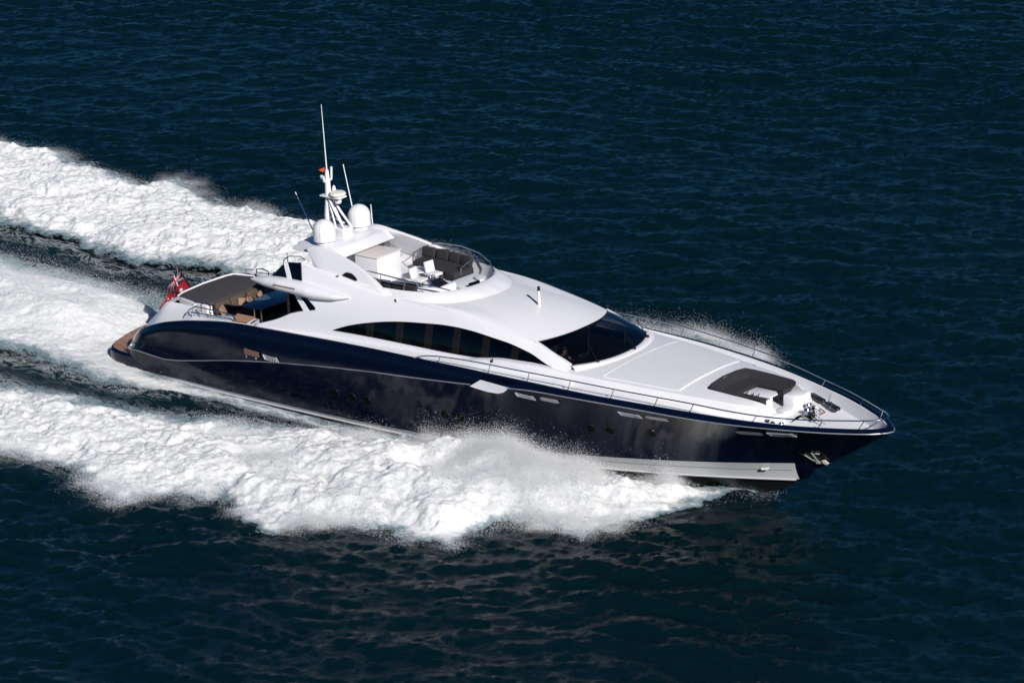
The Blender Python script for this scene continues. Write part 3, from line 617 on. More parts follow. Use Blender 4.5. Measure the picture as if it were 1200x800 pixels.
# domes
def dome(x, y, z0):
    d = empty('satellite_dome', (x, y, z0), parent=yacht)
    MB().lathe([(.30, 0), (.34, .03), (.30, .12), (.44, .17)], n=32).build('dome_base', WHITE, d, smooth=40)
    pr = [(.455, .17), (.46, .3), (.46, .55)]+[(.46*math.cos(a), .55+.46*math.sin(a)) for a in [i*math.pi/2/10 for i in range(1, 10)]]+[(.001, 1.01)]
    MB().lathe(pr, n=36).build('dome_shell', WHITE, d, smooth=60)
    MB().tube([(.463*math.cos(-1.25), .463*math.sin(-1.25), .2), (.463*math.cos(-1.25), .463*math.sin(-1.25), .55)]+[(.463*math.cos(a)*math.cos(-1.25), .463*math.cos(a)*math.sin(-1.25), .55+.463*math.sin(a)) for a in [.3, .6, .9, 1.2]], .006, 5).build('dome_seam', SATIN, d, smooth=60)
dome(11.28, -1.15, 6.12); dome(11.15, 1.15, 6.14)
# mast
mast = empty('mast', (10.6, 0, 6.15), parent=yacht)
m = MB(); m.tube([(-.12, 0, 0), (-.12, 0, .8), (-.05, 0, 1.4), (0, 0, 1.6)], [.13, .12, .11, .10], 12); m.tube([(0, 0, 1.6), (0, 0, 2.2), (0, 0, 2.65)], [.13, .11, .07], 12)
m.build('mast_pole', WHITE, mast, smooth=50)
m = MB()
for s in (-1, 1): m.tube([(.05, s*.08, 1.55), (.5, s*.16, .9), (.95, s*.22, .35)], .05, 8); m.tube([(.1, s*.08, 1.3), (.45, s*.2, .45), (.5, s*.2, .1)], .04, 8)
m.tube([(-.1, 0, .75), (.75, 0, .55)], .04, 8); m.build('mast_struts', WHITE, mast, smooth=50)
MB().prism([(-.15, -.2), (.95, -.32), (1.1, 0), (.95, .32), (-.15, .2)], 0, .38).build('mast_foot', WHITE, mast, bevel=.06)
MB().box((.25, 0, 1.60), (1.05, .5, .07)).build('spreader', WHITE, mast, bevel=.03)
rd = MB().lathe([(.001, 0), (.30, 0), (.34, .06), (.30, .14), (.001, .16)], (.5, 0, 1.66), 24).build('radar_scanner', YELL, mast, smooth=40)
MB().lathe([(.001, -.25), (.12, -.22), (.15, -.1), (.12, 0)], (.5, 0, 1.56), 16).build('radar_motor', WHITE, mast, smooth=40)
MB().lathe([(.09, 0), (.09, .15), (.05, .3), (.001, .34)], (.12, .22, 1.64), 14).build('gps_antenna', WHITE, mast, smooth=40)
m = MB()
for s, h in ((-1, .15), (1, .42)): m.tube([(0, 0, 2.15), (.02, s*.22, 2.22), (.02, s*.26, 2.3+h)], [.05, .045, .05], 8)
m.tube([(-.2, -.1, 2.25), (-.2, -.1, 2.42)], .06, 8); m.build('navigation_lights', WHITE, mast, smooth=50)
MB().tube([(0, 0, 2.6), (-.02, 0, 3.6), (-.06, 0, 5.33)], [.03, .022, .012], 8).build('whip_antenna', WHITE, mast, smooth=60)
rows = [[(-.02-.42*t, .03*math.sin(6*t), 2.62+q*(.30*(1-t))-.02*t) for q in FAN(-.5, .5, 4)] for t in FAN(0, 1, 8)]
MB().grid(rows).build('pennant', ORANGE, mast, smooth=60)
def whip(a, b, r=.017):
    MB().tube([a, b], [r, r*.6], 8).build('whip_antenna', WHITE, yacht, smooth=60)
whip((10.64, 1.5, 6.1), (10.15, 1.5, 8.6), .03); whip((8.6, 1.5, 4.9), (7.42, 1.5, 7.05), .028); whip((11.0, 2.1, 5.85), (10.97, 2.1, 6.87), .032); whip((8.2, 1.2, 5.0), (7.35, 1.2, 6.95)) if False else None
whip((9.9, 2.0, 4.95), (8.95, 2.0, 0)) if False else None
# steps rail behind the fin
m = MB()
for s in (-1,):
    m.tube([(10.2, -2.55, 5.2), (10.25, -2.5, 5.65), (10.45, -2.4, 5.82), (10.9, -2.2, 5.82), (11.1, -2.1, 5.6)], .02, 6); m.tube([(10.35, -2.4, 5.95), (10.4, -2.4, 5.0)], .02, 6)
m.build('stair_rail', STEEL, yacht, smooth=60, mirror=True)

# ---- flybridge fittings
lk = empty('flybridge_locker', parent=yacht)
MB().prism([(11.9, -.70), (13.62, -.72), (13.62, .72), (11.9, .55)], 4.70, 5.72).build('locker_body', WHITE, lk, bevel=.03)
MB().prism([(11.85, -.72), (13.66, -.75), (13.66, .75), (11.85, .58)], 5.722, 5.77).build('locker_top', mat('warm_white_top', (.66, .62, .57), .4), lk, bevel=.015)
def cushion(parent, c, d, rz=0, ry=0, m_=CHAR, name='back_cushion', rx=0):
    o = MB().box((0, 0, 0), d).build(name, m_, parent, bevel=min(d)*.32); o.location = c; o.rotation_euler = (rx, ry, rz); return o
ps = empty('port_sofa', parent=yacht)
cushion(ps, (15.1, 1.55, 4.98), (2.7, .8, .42), -.06, name='seat_cushion')
for i, (x, y, r) in enumerate(((14.05, 1.98, 0), (14.78, 1.97, -.04), (15.48, 1.9, -.12), (16.15, 1.76, -.25))): cushion(ps, (x, y, 5.36), (.66, .2, .42), r, rx=-.25)
cushion(ps, (16.2, 1.15, 4.98), (.75, .9, .42), -.3, name='seat_cushion')
MB().tube([(13.68, 1.35, 4.9), (13.68, 1.4, 5.42), (13.68, 2.0, 5.5), (13.68, 2.1, 5.2)], .025, 6).build('sofa_frame', STEEL, ps, smooth=60); MB().tube([(16.5, .9, 5.0), (16.52, .95, 5.35), (16.45, 1.5, 5.45)], .025, 6).build('sofa_frame', STEEL, ps, smooth=60)
st = empty('starboard_sofa', parent=yacht)
cushion(st, (15.5, -1.68, 4.95), (2.6, .6, .4), .1, name='seat_cushion')
for i, (x, y, r) in enumerate(((14.5, -2.02, 0), (15.1, -2.0, .03), (15.7, -1.96, .08), (16.25, -1.86, .18))): cushion(st, (x, y, 5.26), (.56, .16, .40), r, rx=.2)
hc = empty('helm_console', parent=yacht)
MB().prism([(16.45, -1.75), (17.3, -1.35), (17.35, -.35), (16.6, -.3), (16.5, -.9)], 4.7, 5.26).build('console_body', WHITE, hc, bevel=.05)
MB().box((16.95, -.95, 5.34), (.5, .6, .06), ry=.35).build('instrument_panel', BLK, hc, bevel=.02)
MB().tube([(16.45+.08*math.cos(a), -.8+.19*math.sin(a), 5.36+.17*math.cos(a)) for a in [i*math.pi/10 for i in range(20)]], .018, 6, closed=True).build('steering_wheel', STEEL, hc, smooth=60)
for q in ((16.75, -.45, 5.3), (16.9, -1.35, 5.3), (16.6, -1.5, 5.28)): MB().lathe([(.07, 0), (.08, .05), (.03, .1), (.03, .16), (.001, .17)], q, 12).build('control_lever', STEEL, hc, smooth=40)
for y in (-.5, .42):
    c_ = empty('helm_chair', (15.55, y, 4.7), (0, 0, .1 if y < 0 else -.12), parent=yacht)
    MB().tube([(0, 0, 0), (0, 0, .38)], .06, 10).build('pedestal', STEEL, c_, smooth=50)
    cushion(c_, (.03, 0, .42), (.50, .50, .12), m_=WHITEF, name='seat'); cushion(c_, (-.25, 0, .66), (.11, .48, .46), ry=-.2, m_=WHITEF, name='backrest')
tb2 = empty('flybridge_table', (14.75, .45, 4.7), parent=yacht)
MB().lathe([(.001, 0), (.42, 0), (.42, .035), (.001, .035)], (0, 0, .42), 28).build('table_top', WHITE, tb2, smooth=30); MB().tube([(0, 0, 0), (0, 0, .42)], .05, 10).build('table_leg', STEEL, tb2, smooth=50)
MB().lathe([(.001, 0), (.2, 0), (.24, .04), (.2, .06), (.001, .05)], (16.25, -.1, 5.0), 20).build('compass', STEEL, hc, smooth=40)
MB().prism([(16.65, -.2), (17.4, -.25), (18.0, -.55), (18.08, .1), (17.95, .75), (17.45, 1.35), (16.75, 1.5), (16.7, .6)], 4.70, 5.06).build('forward_sunpad', PADW, yacht, bevel=.05)
MB().box((17.6, .75, 5.13), (.6, .25, .12), rz=-.5).build('bolster', WHITEF, yacht, bevel=.05)
MB().slab([(17.95, -.25, 5.08), (18.05, .25, 5.08), (17.98, .3, 5.26), (17.88, -.25, 5.26)], (-.03, 0, 0)).build('mirror_panel', BLUEG, yacht)
# flybridge rails
m = MB(); m.tube([(13.9, -2.05, 5.35), (13.95, -1.98, 5.62), (14.3, -2.0, 5.68), (15.3, -2.1, 5.68), (16.3, -2.1, 5.62), (17.0, -1.95, 5.55), (17.5, -1.7, 5.45), (17.9, -1.42, 5.30)], .028, 8)
m.tube([(14.1, -2.12, 5.5), (15.3, -2.2, 5.5), (16.2, -2.14, 5.48)], .018, 6)
for x, y in ((15.0, -2.16), (16.2, -2.12)): m.tube([(x, y+.03, 5.66), (x, y-.06, 5.26)], .018, 6)
m.build('flybridge_rail', STEEL, yacht, smooth=60)
m = MB(); m.tube([(13.9, 2.05, 5.35), (13.95, 2.0, 5.62), (14.5, 2.12, 5.78), (15.6, 2.15, 5.80), (16.6, 2.0, 5.72), (17.5, 1.6, 5.58), (18.05, 1.1, 5.35)], .028, 8)
m.tube([(15.9, 2.12, 5.78), (16.6, 1.75, 5.5), (17.1, 1.5, 5.27)], .028, 8); m.tube([(14.1, 2.14, 5.52), (15.5, 2.2, 5.52), (16.7, 1.98, 5.46)], .018, 6)
m.build('flybridge_rail', STEEL, yacht, smooth=60)
m = MB(); rows = [[(p[0]*1.0, p[1]*.995, p[2]+.0+h) for p in (Cc(s)*np.array((1, -1, 1)) for s in FAN(.45, .93, 16))] for h in (0.01, .10)]
m.grid(rows); m.build('wind_deflector', DEFL, yacht, smooth=60)
# roof light post
pb = empty('searchlight_post', (21.15, 0, 4.80), parent=yacht)
MB().tube([(0, 0, -.04), (0, 0, .03), (0, 0, .62)], [.10, .06, .05], 12).build('post', WHITE, pb, smooth=50); MB().lathe([(.055, .62), (.06, .64), (.06, .78), (.001, .80)], n=12).build('post_cap', BLK, pb, smooth=40)

# ---- bow seat
bsf = empty('bow_seat', parent=yacht)
def Uz(x): return 3.44-.02*(x-29.6)
ov = [(32.15, -1.16), (31.2, -1.22), (30.3, -1.25), (29.92, -1.2), (29.78, -.8), (29.68, 0), (29.74, .8), (29.88, 1.2), (30.3, 1.24), (31.2, 1.20), (32.1, 1.10), (32.3, .98)]
mv = [(32.15, -.98), (31.3, -1.02), (30.6, -1.03), (30.3, -.95), (30.2, -.6), (30.15, 0), (30.2, .6), (30.32, .92), (30.6, 1.0), (31.2, .97), (32.0, .86), (32.25, .80)]
iv = [(32.12, -.72), (31.4, -.74), (30.95, -.74), (30.82, -.7), (30.80, -.45), (30.79, 0), (30.8, .3), (30.82, .42), (30.95, .46), (31.4, .44), (31.85, .40), (32.15, .34)]
m = MB(); a0 = [(x, y, Uz(x)-.10) for x, y in ov]; a = [(x, y, Uz(x)+.02) for x, y in ov]; b = [(x, y, 3.24) for x, y in mv]; c = [(x, y, 3.21) for x, y in iv]; d = [(x, y, 2.85) for x, y in iv]
m.grid([a0, a, b, c, d]); m.add([r[0] for r in (a0, a, b, c, d)], [(0, 1, 2, 3, 4)]); m.add([r[-1] for r in (a0, a, b, c, d)], [(4, 3, 2, 1, 0)])
m.build('seat_cushions', CHAR, bsf, smooth=20)
bt = empty('bow_table', parent=yacht)
MB().prism([(31.0, -.55), (31.05, .22), (31.95, .20), (32.15, -.0), (32.15, -.5)], 3.16, 3.20).build('table_top', WHITE, bt, bevel=.012); MB().prism([(31.2, -.35), (31.2, .05), (31.9, .05), (31.9, -.35)], 2.6, 3.158).build('table_base', WHITE, bt, bevel=.03)
for x, y, h in ((31.2, -.62, .12), (31.45, -.60, .1), (31.7, -.62, .12)): MB().tube([(x, y, 3.2), (x+.05, y, 3.2+h)], .02, 6).build('cup_holder', STEEL, bt, smooth=40)
# moulded steps and locker forward of the seat
MB().prism([(32.2, .2), (32.75, .22), (32.95, .55), (32.9, 1.1), (32.2, 1.15)], 2.5, 3.12).build('step_locker', WHITE, yacht, bevel=.09)
MB().prism([(32.35, -.75), (32.8, -.65), (32.95, -.2), (32.75, .15), (32.3, .1)], 2.5, 2.78).build('step', WHITE, yacht, bevel=.07)
MB().prism([(32.0, -1.6), (32.9, -1.3), (33.15, -.9), (32.9, -.75), (32.1, -.9)], 2.5, 2.9).build('stowage_hump', WHITE, yacht, bevel=.10)
# windlasses and deck gear
def windlass(x, y, z, sc=1.0, rz=0.0):
    wl = empty('windlass', (x, y, z), (0, 0, rz), parent=yacht); wl.scale = (sc, sc, sc)
    MB().prism([(-.32, -.14), (.3, -.12), (.34, .12), (-.28, .15)], 0, .07).build('base_plate', STEEL, wl, bevel=.01)
    MB().lathe([(.13, .07), (.15, .1), (.09, .16), (.09, .26), (.14, .33), (.12, .37), (.001, .38)], (-.12, 0, 0), 20).build('capstan', STEEL, wl, smooth=35)
    MB().lathe([(.10, -.09), (.14, -.07), (.08, -.02), (.08, .02), (.14, .07), (.10, .09)], (.14, 0, .18), 18, axis='Y').build('gypsy', BLK, wl, smooth=35)
    m = MB()
    for k in range(9): m.tube([(.2+.09*k+.03*math.cos(t), .03*math.sin(t)*(k % 2), .10+.03*math.sin(t)*((k+1) % 2)-.005*k) for t in [i*math.pi/4 for i in range(8)]], .012, 5, closed=True)
    m.build('chain', SATIN, wl, smooth=50)
ZF = 2.50
windlass(33.25, .45, ZF, .95, -.5); windlass(33.55, -.05, ZF, 1.0, -.35)
windlass(32.95, -1.75, 2.57, .8, .1); windlass(33.45, -1.62, 2.52, .75, -.2)
m = MB()
for i in range(26):
    a = i*.9; m.tube([(33.25+.25*math.cos(a)+.02*i, .1+.2*math.sin(a), 2.53+.01*i), (33.32+.25*math.cos(a+.6)+.02*i, .1+.22*math.sin(a+.7), 2.55+.01*i)], .02, 5)
m.build('coiled_chain', SATIN, yacht, smooth=50)
m = MB(); m.tube([(33.35, .95, 2.56), (33.6, .75, 2.60), (33.75, .7, 2.56), (33.7, .5, 2.55)], .022, 6); m.build('red_hose', mat('red_hose_rubber', (.22, .04, .03), .6), yacht, smooth=50)
def fair(x0, y0, x1, y1, z):
    f = MB(); L = math.hypot(x1-x0, y1-y0); n1 = 8; ux, uy = (x1-x0)/L, (y1-y0)/L; r = .13; pts = []
    for i in range(n1+1): a = math.pi/2+math.pi*i/n1; pts.append((x0+r*(math.cos(a)*ux-math.sin(a)*uy), y0+r*(math.cos(a)*uy+math.sin(a)*ux)))
    for i in range(n1+1): a = -math.pi/2+math.pi*i/n1; pts.append((x1+r*(math.cos(a)*ux-math.sin(a)*uy), y1+r*(math.cos(a)*uy+math.sin(a)*ux)))
    f.prism(pts, z, z+.10); o = f.build('dark_hawse_recess', BLK, yacht, bevel=.03)  # raised black slab standing in for the dark of a recessed hawse opening
    return o
fair(32.42, 1.84, 33.12, 1.48, 2.60); fair(33.42, 1.38, 34.02, 1.08, 2.58)
MB().tube([(33.62, 1.3, 2.62), (33.7, 1.2, 2.78), (33.75, 1.05, 2.62)], .03, 8).build('deck_cleat', STEEL, yacht, smooth=50)
for x, y in ((33.9, -1.35), (34.5, -1.05)): MB().tube([(x-.12, y, 2.55), (x-.1, y, 2.66), (x+.18, y+.0, 2.66), (x+.2, y, 2.55)], .025, 8).build('deck_cleat', STEEL, yacht, smooth=50)
# ---- deck rail round the bow
RS = [(17.85, -3.74, 3.22), (18.3, -3.76, 3.38), (19.15, -3.77, 3.52), (21.6, -3.77, 3.62), (23.5, -3.73, 3.62), (25.35, -3.62, 3.60), (27.2, -3.42, 3.53), (29.0, -3.14, 3.45), (30.4, -2.86, 3.36), (31.5, -2.62, 3.26), (32.8, -2.25, 3.16), (34, -1.82, 3.12), (35.05, -1.32, 3.11), (36, -.80, 3.11), (36.5, -.52, 3.12), (36.8, -.25, 3.12)]
fr = crv([(i, *p) for i, p in enumerate(RS)]); stb = [fr(i/3) for i in range(3*(len(RS)-1)+1)]
full = stb+[np.array((36.88, 0, 3.12))]+[p*np.array((1, -1, 1)) for p in stb[::-1]]
rail = MB().tube(full, .026, 8).build('deck_rail', STEEL, yacht, smooth=60)
RY = pch([p[0] for p in RS], [-p[1] for p in RS]); RZ = pch([p[0] for p in RS], [p[2] for p in RS])
for x in (19.2, 21.65, 23.5, 25.35, 27.2, 29.0, 30.4, 32.75, 35.0, 36.3):
    for s in (-1, 1):
        a = (x, s*RY(x), RZ(x)); b = (x-.16, s*(CAP[0](x-.16)+.03), CAP[1](x-.16)+.02); MB().tube([a, b], .018, 6).build('stanchion', STEEL, rail, smooth=60)
# little deck lights and studs
for x, y, z in ((21.3, -3.2, 3.5), (16.2, -2.62, 4.95)): MB().lathe([(.03, 0), (.03, .12), (.001, .14)], (x, y, z), 10).build('deck_stud', BLK if x > 20 else WHITE, yacht, smooth=40)
# ---- stern rails
def hoop(pts, r=.022): return MB().tube(pts, r, 8)
m = MB()
for s in (-1,):
    m.tube([(5.0, -3.12, 2.55), (5.35, -3.1, 2.95), (5.7, -3.08, 3.12), (6.1, -3.1, 3.14), (7.0, -3.15, 3.16), (7.9, -3.25, 3.18), (8.15, -3.3, 2.98)], .026, 8)
    for x in (5.55, 6.0, 6.5, 7.2): m.tube([(x, -3.1, 3.1), (x-.05, -3.12, 2.62)], .02, 6)
    m.tube([(5.9, -3.0, 2.65), (5.9, -2.95, 3.22), (6.15, -2.9, 3.3), (6.4, -2.95, 3.22), (6.45, -3.0, 2.7)], .026, 8)
    m.tube([(5.4, -3.12, 2.85), (7.9, -3.26, 3.0)], .016, 6)
    m.tube([(4.0, -2.25, 2.78), (4.0, -2.25, 3.05), (4.9, -2.3, 3.05), (4.95, -2.3, 2.78)], .022, 6)
m.build('stern_rail', STEEL, yacht, smooth=60)
m = MB(); 
for x in (4.6, 5.55): m.tube([(x-.4, 2.2, 2.78), (x-.35, 2.2, 3.06), (x, 2.2, 3.12), (x+.3, 2.2, 3.06), (x+.34, 2.2, 2.78)], .026, 8)
m.tube([(3.7, 2.1, 2.78), (3.72, 2.1, 3.0), (4.1, 2.15, 3.02)], .02, 6); m.tube([(4.2, 2.25, 2.9), (5.9, 2.4, 2.92)], .016, 6)
m.build('stern_rail', STEEL, yacht, smooth=60)
# ---- ensign on its staff
fs = empty('ensign_staff', (2.66, 0, 2.52), parent=yacht)
MB().tube([(0, 0, -.1), (-.96, 0, .98)], [.03, .02], 8).build('staff', BLK, fs, smooth=50)
A0 = Vector((-.93, 0, .94)); A1 = Vector((-.12, 0, .06)); NU_, NV_ = 60, 36; V = []
def flagp(u, v):
    h = A0*(1-v)+A1*v
    end = Vector((-2.02, -.05, -1.12))*(1-v)+Vector((-1.98, .05, -1.40))*v
    mid = Vector((-1.28, -.1, -.02))*(1-v)+Vector((-.95, .1, -.70))*v
    p = h*(1-u)**2+mid*2*u*(1-u)+end*u*u
    return p+Vector((.03*math.sin(9*u+3*v), .10*math.sin(11*u+2.2*v)*min(1, u*4), .04*math.sin(7*u-3*v)*u))
def flagc(u, v):
    if u < .56 and v < .54:
        x, y = u/.56*2-1, v/.54*2-1
        if abs(x) < .07 or abs(y) < .11: return 0
        if abs(x) < .10 or abs(y) < .16: return 2
        d = min(abs(y-x), abs(y+x))
        if d < .07: return 0
        return 2 if d < .13 else 1
    for cx, cy, r in ((.25, .76, .07), (.75, .18, .035), (.66, .48, .035), (.75, .84, .04), (.85, .42, .035)):
        if math.hypot((u-cx)*1.6, v-cy) < r: return 2
    return 0
me = bpy.data.meshes.new('ensign'); vs = [flagp(i/NU_, j/NV_) for i in range(NU_+1) for j in range(NV_+1)]; fs_ = []; mi = []
for i in range(NU_):
    for j in range(NV_):
        a = i*(NV_+1)+j; fs_.append((a, a+1, a+NV_+2, a+NV_+1)); mi.append(flagc((i+.5)/NU_, (j+.5)/NV_))
me.from_pydata(vs, [], fs_)
for m_ in (RED, BLUEF, WHITEF): me.materials.append(m_)
me.polygons.foreach_set('material_index', mi); me.polygons.foreach_set('use_smooth', [True]*len(fs_)); me.update()
o = bpy.data.objects.new('ensign', me); COL.objects.link(o); o.parent = fs

# ================================================================ PERSON at the lower helm
def skin_body(name, V, Ed, R, material, root=0, sub=2):
    me = bpy.data.meshes.new(name); me.from_pydata(V, Ed, []); o = bpy.data.objects.new(name, me); COL.objects.link(o)
    sk = o.modifiers.new('skin', 'SKIN'); 
    for i, r in enumerate(R): me.skin_vertices[0].data[i].radius = (r, r) if not isinstance(r, tuple) else r
    me.skin_vertices[0].data[root].use_root = True
    sk.use_smooth_shade = True; sb_ = o.modifiers.new('sub', 'SUBSURF'); sb_.levels = sub; sb_.render_levels = sub
    me.materials.append(material); return o
# seat and body of the helmsman (x forward, boat frame turned into world by the yacht's trim)
def T(p): 
    c, s = math.cos(TRIM), math.sin(TRIM); return (p[0]*c-p[2]*s, p[1], p[0]*s+p[2]*c)
HX, HY, HZ = 23.38, -1.50, 3.16
def hp(x, y, z): return T((HX+x, HY+y, HZ+z))
Vb = [(0, 0, .05), (0, 0, .25), (.02, 0, .43), (.03, 0, .52), (.06, 0, .60), (.08, 0, .70), (.10, 0, .77),
      (.02, .19, .46), (.16, .26, .24), (.42, .17, .27), (.50, .12, .29),
      (.02, -.19, .46), (.16, -.27, .24), (.42, -.20, .27), (.50, -.15, .29),
      (.05, .10, .02), (.42, .13, .05), (.45, .13, -.32), (.05, -.10, .02), (.42, -.13, .05), (.45, -.13, -.32), (.60, .13, -.36), (.60, -.13, -.36)]
Eb = [(0, 1), (1, 2), (2, 3), (3, 4), (4, 5), (5, 6), (2, 7), (7, 8), (8, 9), (9, 10), (2, 11), (11, 12), (12, 13), (13, 14), (0, 15), (15, 16), (16, 17), (17, 21), (0, 18), (18, 19), (19, 20), (20, 22)]
Rb = [.15, (.16, .13), (.15, .11), .06, .075, (.095, .08), .06, .065, .045, .032, .035, .065, .045, .032, .035, .085, .065, .045, .085, .065, .045, .04, .04]
person = skin_body('person', [hp(*p) for p in Vb], Eb, Rb, SKIN)
tag(person, 'person in dark shirt steering at the wheel behind the tinted windscreen', 'person')
sv = [(0, 0, .0), (0, 0, .25), (.02, 0, .43), (.03, 0, .50), (.02, .19, .46), (.10, .235, .33), (.02, -.19, .46), (.10, -.24, .33), (.05, .10, .0), (.40, .13, .03), (.05, -.10, .0), (.40, -.13, .03)]
sh = skin_body('dark_clothes', [hp(*p) for p in sv], [(0, 1), (1, 2), (2, 3), (2, 4), (4, 5), (2, 6), (6, 7), (0, 8), (8, 9), (0, 10), (10, 11)], [.17, (.18, .15), (.17, .13), .075, .08, .062, .08, .062, .10, .08, .10, .08], SHIRT); sh.parent = person
hr = MB(); c_ = hp(.055, 0, .715); hr.lathe([(.001, .115), (.06, .10), (.095, .05), (.10, 0), (.085, -.04)], c_, 20); hr.build('hair', mat('brown_hair', (.03, .018, .01), .7), person, smooth=60)
fc = MB(); 
for s in (-1, 1): fc.lathe([(.001, .012), (.012, 0), (.001, -.012)], hp(.165, s*.032, .70), 8)
fc.tube([hp(.165, 0, .70), hp(.19, 0, .665), hp(.17, 0, .66)], [.008, .014, .010], 6); fc.tube([hp(.165, -.025, .63), hp(.172, 0, .628), hp(.165, .025, .63)], .006, 6)
fc.build('face', mat('face_skin', (.40, .20, .14), .55), person, smooth=60)
fg = MB()
for s, by in ((1, .12), (-1, -.15)):
    for k in range(4): fg.tube([hp(.50, by+(k-1.5)*.019, .30), hp(.545, by+(k-1.5)*.021, .315), hp(.575-.004*abs(k-1), by+(k-1.5)*.022, .29), hp(.57, by+(k-1.5)*.022, .265)], [.010, .0095, .009, .007], 6)
    fg.tube([hp(.49, by-s*.03, .30), hp(.52, by-s*.055, .29), hp(.545, by-s*.05, .28)], [.012, .011, .009], 6)
fg.build('fingers', SKIN, person, smooth=60)
cs = empty('helm_seat', (23.26, -1.50, 2.72), parent=yacht)
cushion(cs, (.0, 0, .38), (.55, .6, .14), name='seat'); cushion(cs, (-.3, 0, .80), (.14, .58, .75), ry=-.1, name='backrest'); MB().tube([(0, 0, 0), (0, 0, .33)], .07, 10).build('pedestal', STEEL, cs)

# ================================================================ THE SEA
rng = np.random.default_rng(11)
PSI = math.radians(38.786); RU = np.array((math.cos(PSI), math.sin(PSI))); FV = np.array((-math.sin(PSI), math.cos(PSI)))
def ocean_tile(N, L, lmin, lmax, peak, spread, ang, seed, hs, slope=-3.6):
    r = np.random.default_rng(seed); k1 = np.fft.fftfreq(N, L/N)*2*math.pi; kx, ky = np.meshgrid(k1, k1, indexing='ij'); k = np.hypot(kx, ky); k[0, 0] = 1
    lam = 2*math.pi/k; th = np.arctan2(ky, kx)-ang
    A = k**slope*np.exp(-(lam/peak)**2*.6)*(lam > lmin)*(lam < lmax)*np.abs(np.cos(th))**spread
    spec = np.sqrt(A)*(r.normal(size=(N, N))+1j*r.normal(size=(N, N))); spec[0, 0] = 0
    h = np.fft.ifft2(spec).real; sc = hs/4/h.std(); h *= sc; 
    dx = np.fft.ifft2(spec*1j*kx/k).real*sc; dy = np.fft.ifft2(spec*1j*ky/k).real*sc
    return h, dx, dy
WANG = PSI+math.pi/2-0.30
T1 = ocean_tile(1024, 71.0, .25, 30, 3.2, 4.0, WANG, 3, .23, -3.35)
T2 = ocean_tile(1024, 53.0, .22, 12, 1.6, 3.0, WANG+.3, 8, .11, -3.2)
def tsample(T_, L, x, y):
    N = T_.shape[0]; u = (x/L % 1)*N; v = (y/L % 1)*N; i = np.floor(u).astype(int); j = np.floor(v).astype(int); a = u-i; b = v-j; i %= N; j %= N; i2 = (i+1) % N; j2 = (j+1) % N
    return T_[i, j]*(1-a)*(1-b)+T_[i2, j]*a*(1-b)+T_[i, j2]*(1-a)*b+T_[i2, j2]*a*b
def sea_h(x, y):
    g = .62+.85*fbm(x/17, y/17, 777, 3)
    return (tsample(T1[0], 71.0, x, y)+tsample(T2[0], 53.0, x+7, y-4))*g+.10*np.sin((x*.35+y*.94)/4.6+3*fbm(x/30, y/30, 790, 2))
_lat = {}
def vnoise(x, y, seed):
    if seed not in _lat: _lat[seed] = np.random.default_rng(seed).random((256, 256))
    G = _lat[seed]; i = np.floor(x).astype(int); j = np.floor(y).astype(int); a = x-i; b = y-j; a = a*a*(3-2*a); b = b*b*(3-2*b)
    i0, i1, j0, j1 = i & 255, (i+1) & 255, j & 255, (j+1) & 255
    return G[i0, j0]*(1-a)*(1-b)+G[i1, j0]*a*(1-b)+G[i0, j1]*(1-a)*b+G[i1, j1]*a*b
def fbm(x, y, seed, o=5, g=.5, ridge=False):
    s = 0; am = 1; t = 0
    for k in range(o):
        n_ = vnoise(x*2**k+17.3*k, y*2**k-9.1*k, seed+k); n_ = 1-np.abs(2*n_-1) if ridge else n_
        s = s+am*n_; t += am; am *= g
    return s/t
def sdf(px, py, poly):
    """signed distance, positive inside"""
    P_ = np.array(poly, float); d = np.full(px.shape, 1e9); ins = np.zeros(px.shape, bool)
    for k in range(len(P_)):
        ax, ay = P_[k]; bx, by = P_[(k+1) % len(P_)]; ex, ey = bx-ax, by-ay; L2 = ex*ex+ey*ey+1e-9
        t = np.clip(((px-ax)*ex+(py-ay)*ey)/L2, 0, 1); d = np.minimum(d, np.hypot(px-ax-t*ex, py-ay-t*ey))
        c = (ay > py) != (by > py); 
        with np.errstate(divide='ignore', invalid='ignore'): xi = ax+(py-ay)*ex/(ey if ey != 0 else 1e-9)
        ins ^= c & (px < xi)
    return np.where(ins, d, -d)
def interp(x, xs_, ys_): return np.interp(x, xs_, ys_)

# foam footprints on the water (world metres, boat axis along x)
BOWF = [(31.4, -.3), (30.6, -.9), (30.0, -2.0), (29.6, -3.8), (28.9, -5.5), (28.5, -7.3), (26.6, -7.2), (25.3, -7.5), (25.1, -9.2), (24.9, -11.0), (23.0, -10.9), (20.6, -11.5), (19.7, -12.1), (19.4, -13.3), (18.4, -13.5), (16.2, -12.1), (14.9, -11.8), (14.4, -12.8), (12.9, -12.5), (12.3, -13.4), (12.0, -14.6), (10.6, -14.3), (8.2, -12.7), (7.6, -13.2), (5.7, -12.9), (4.0, -13.5), (0, -14.2), (-6, -14.8), (-16, -15.5),
        (-16, -7.5), (-6, -7.0), (-1.1, -7.4), (2.4, -6.9), (4.7, -6.6), (6.6, -6.3), (8.1, -6.1), (9.9, -5.6), (11.9, -5.2), (14.3, -4.4), (16.1, -3.7), (17.9, -3.0), (24, -2.2), (29, -1.0)]
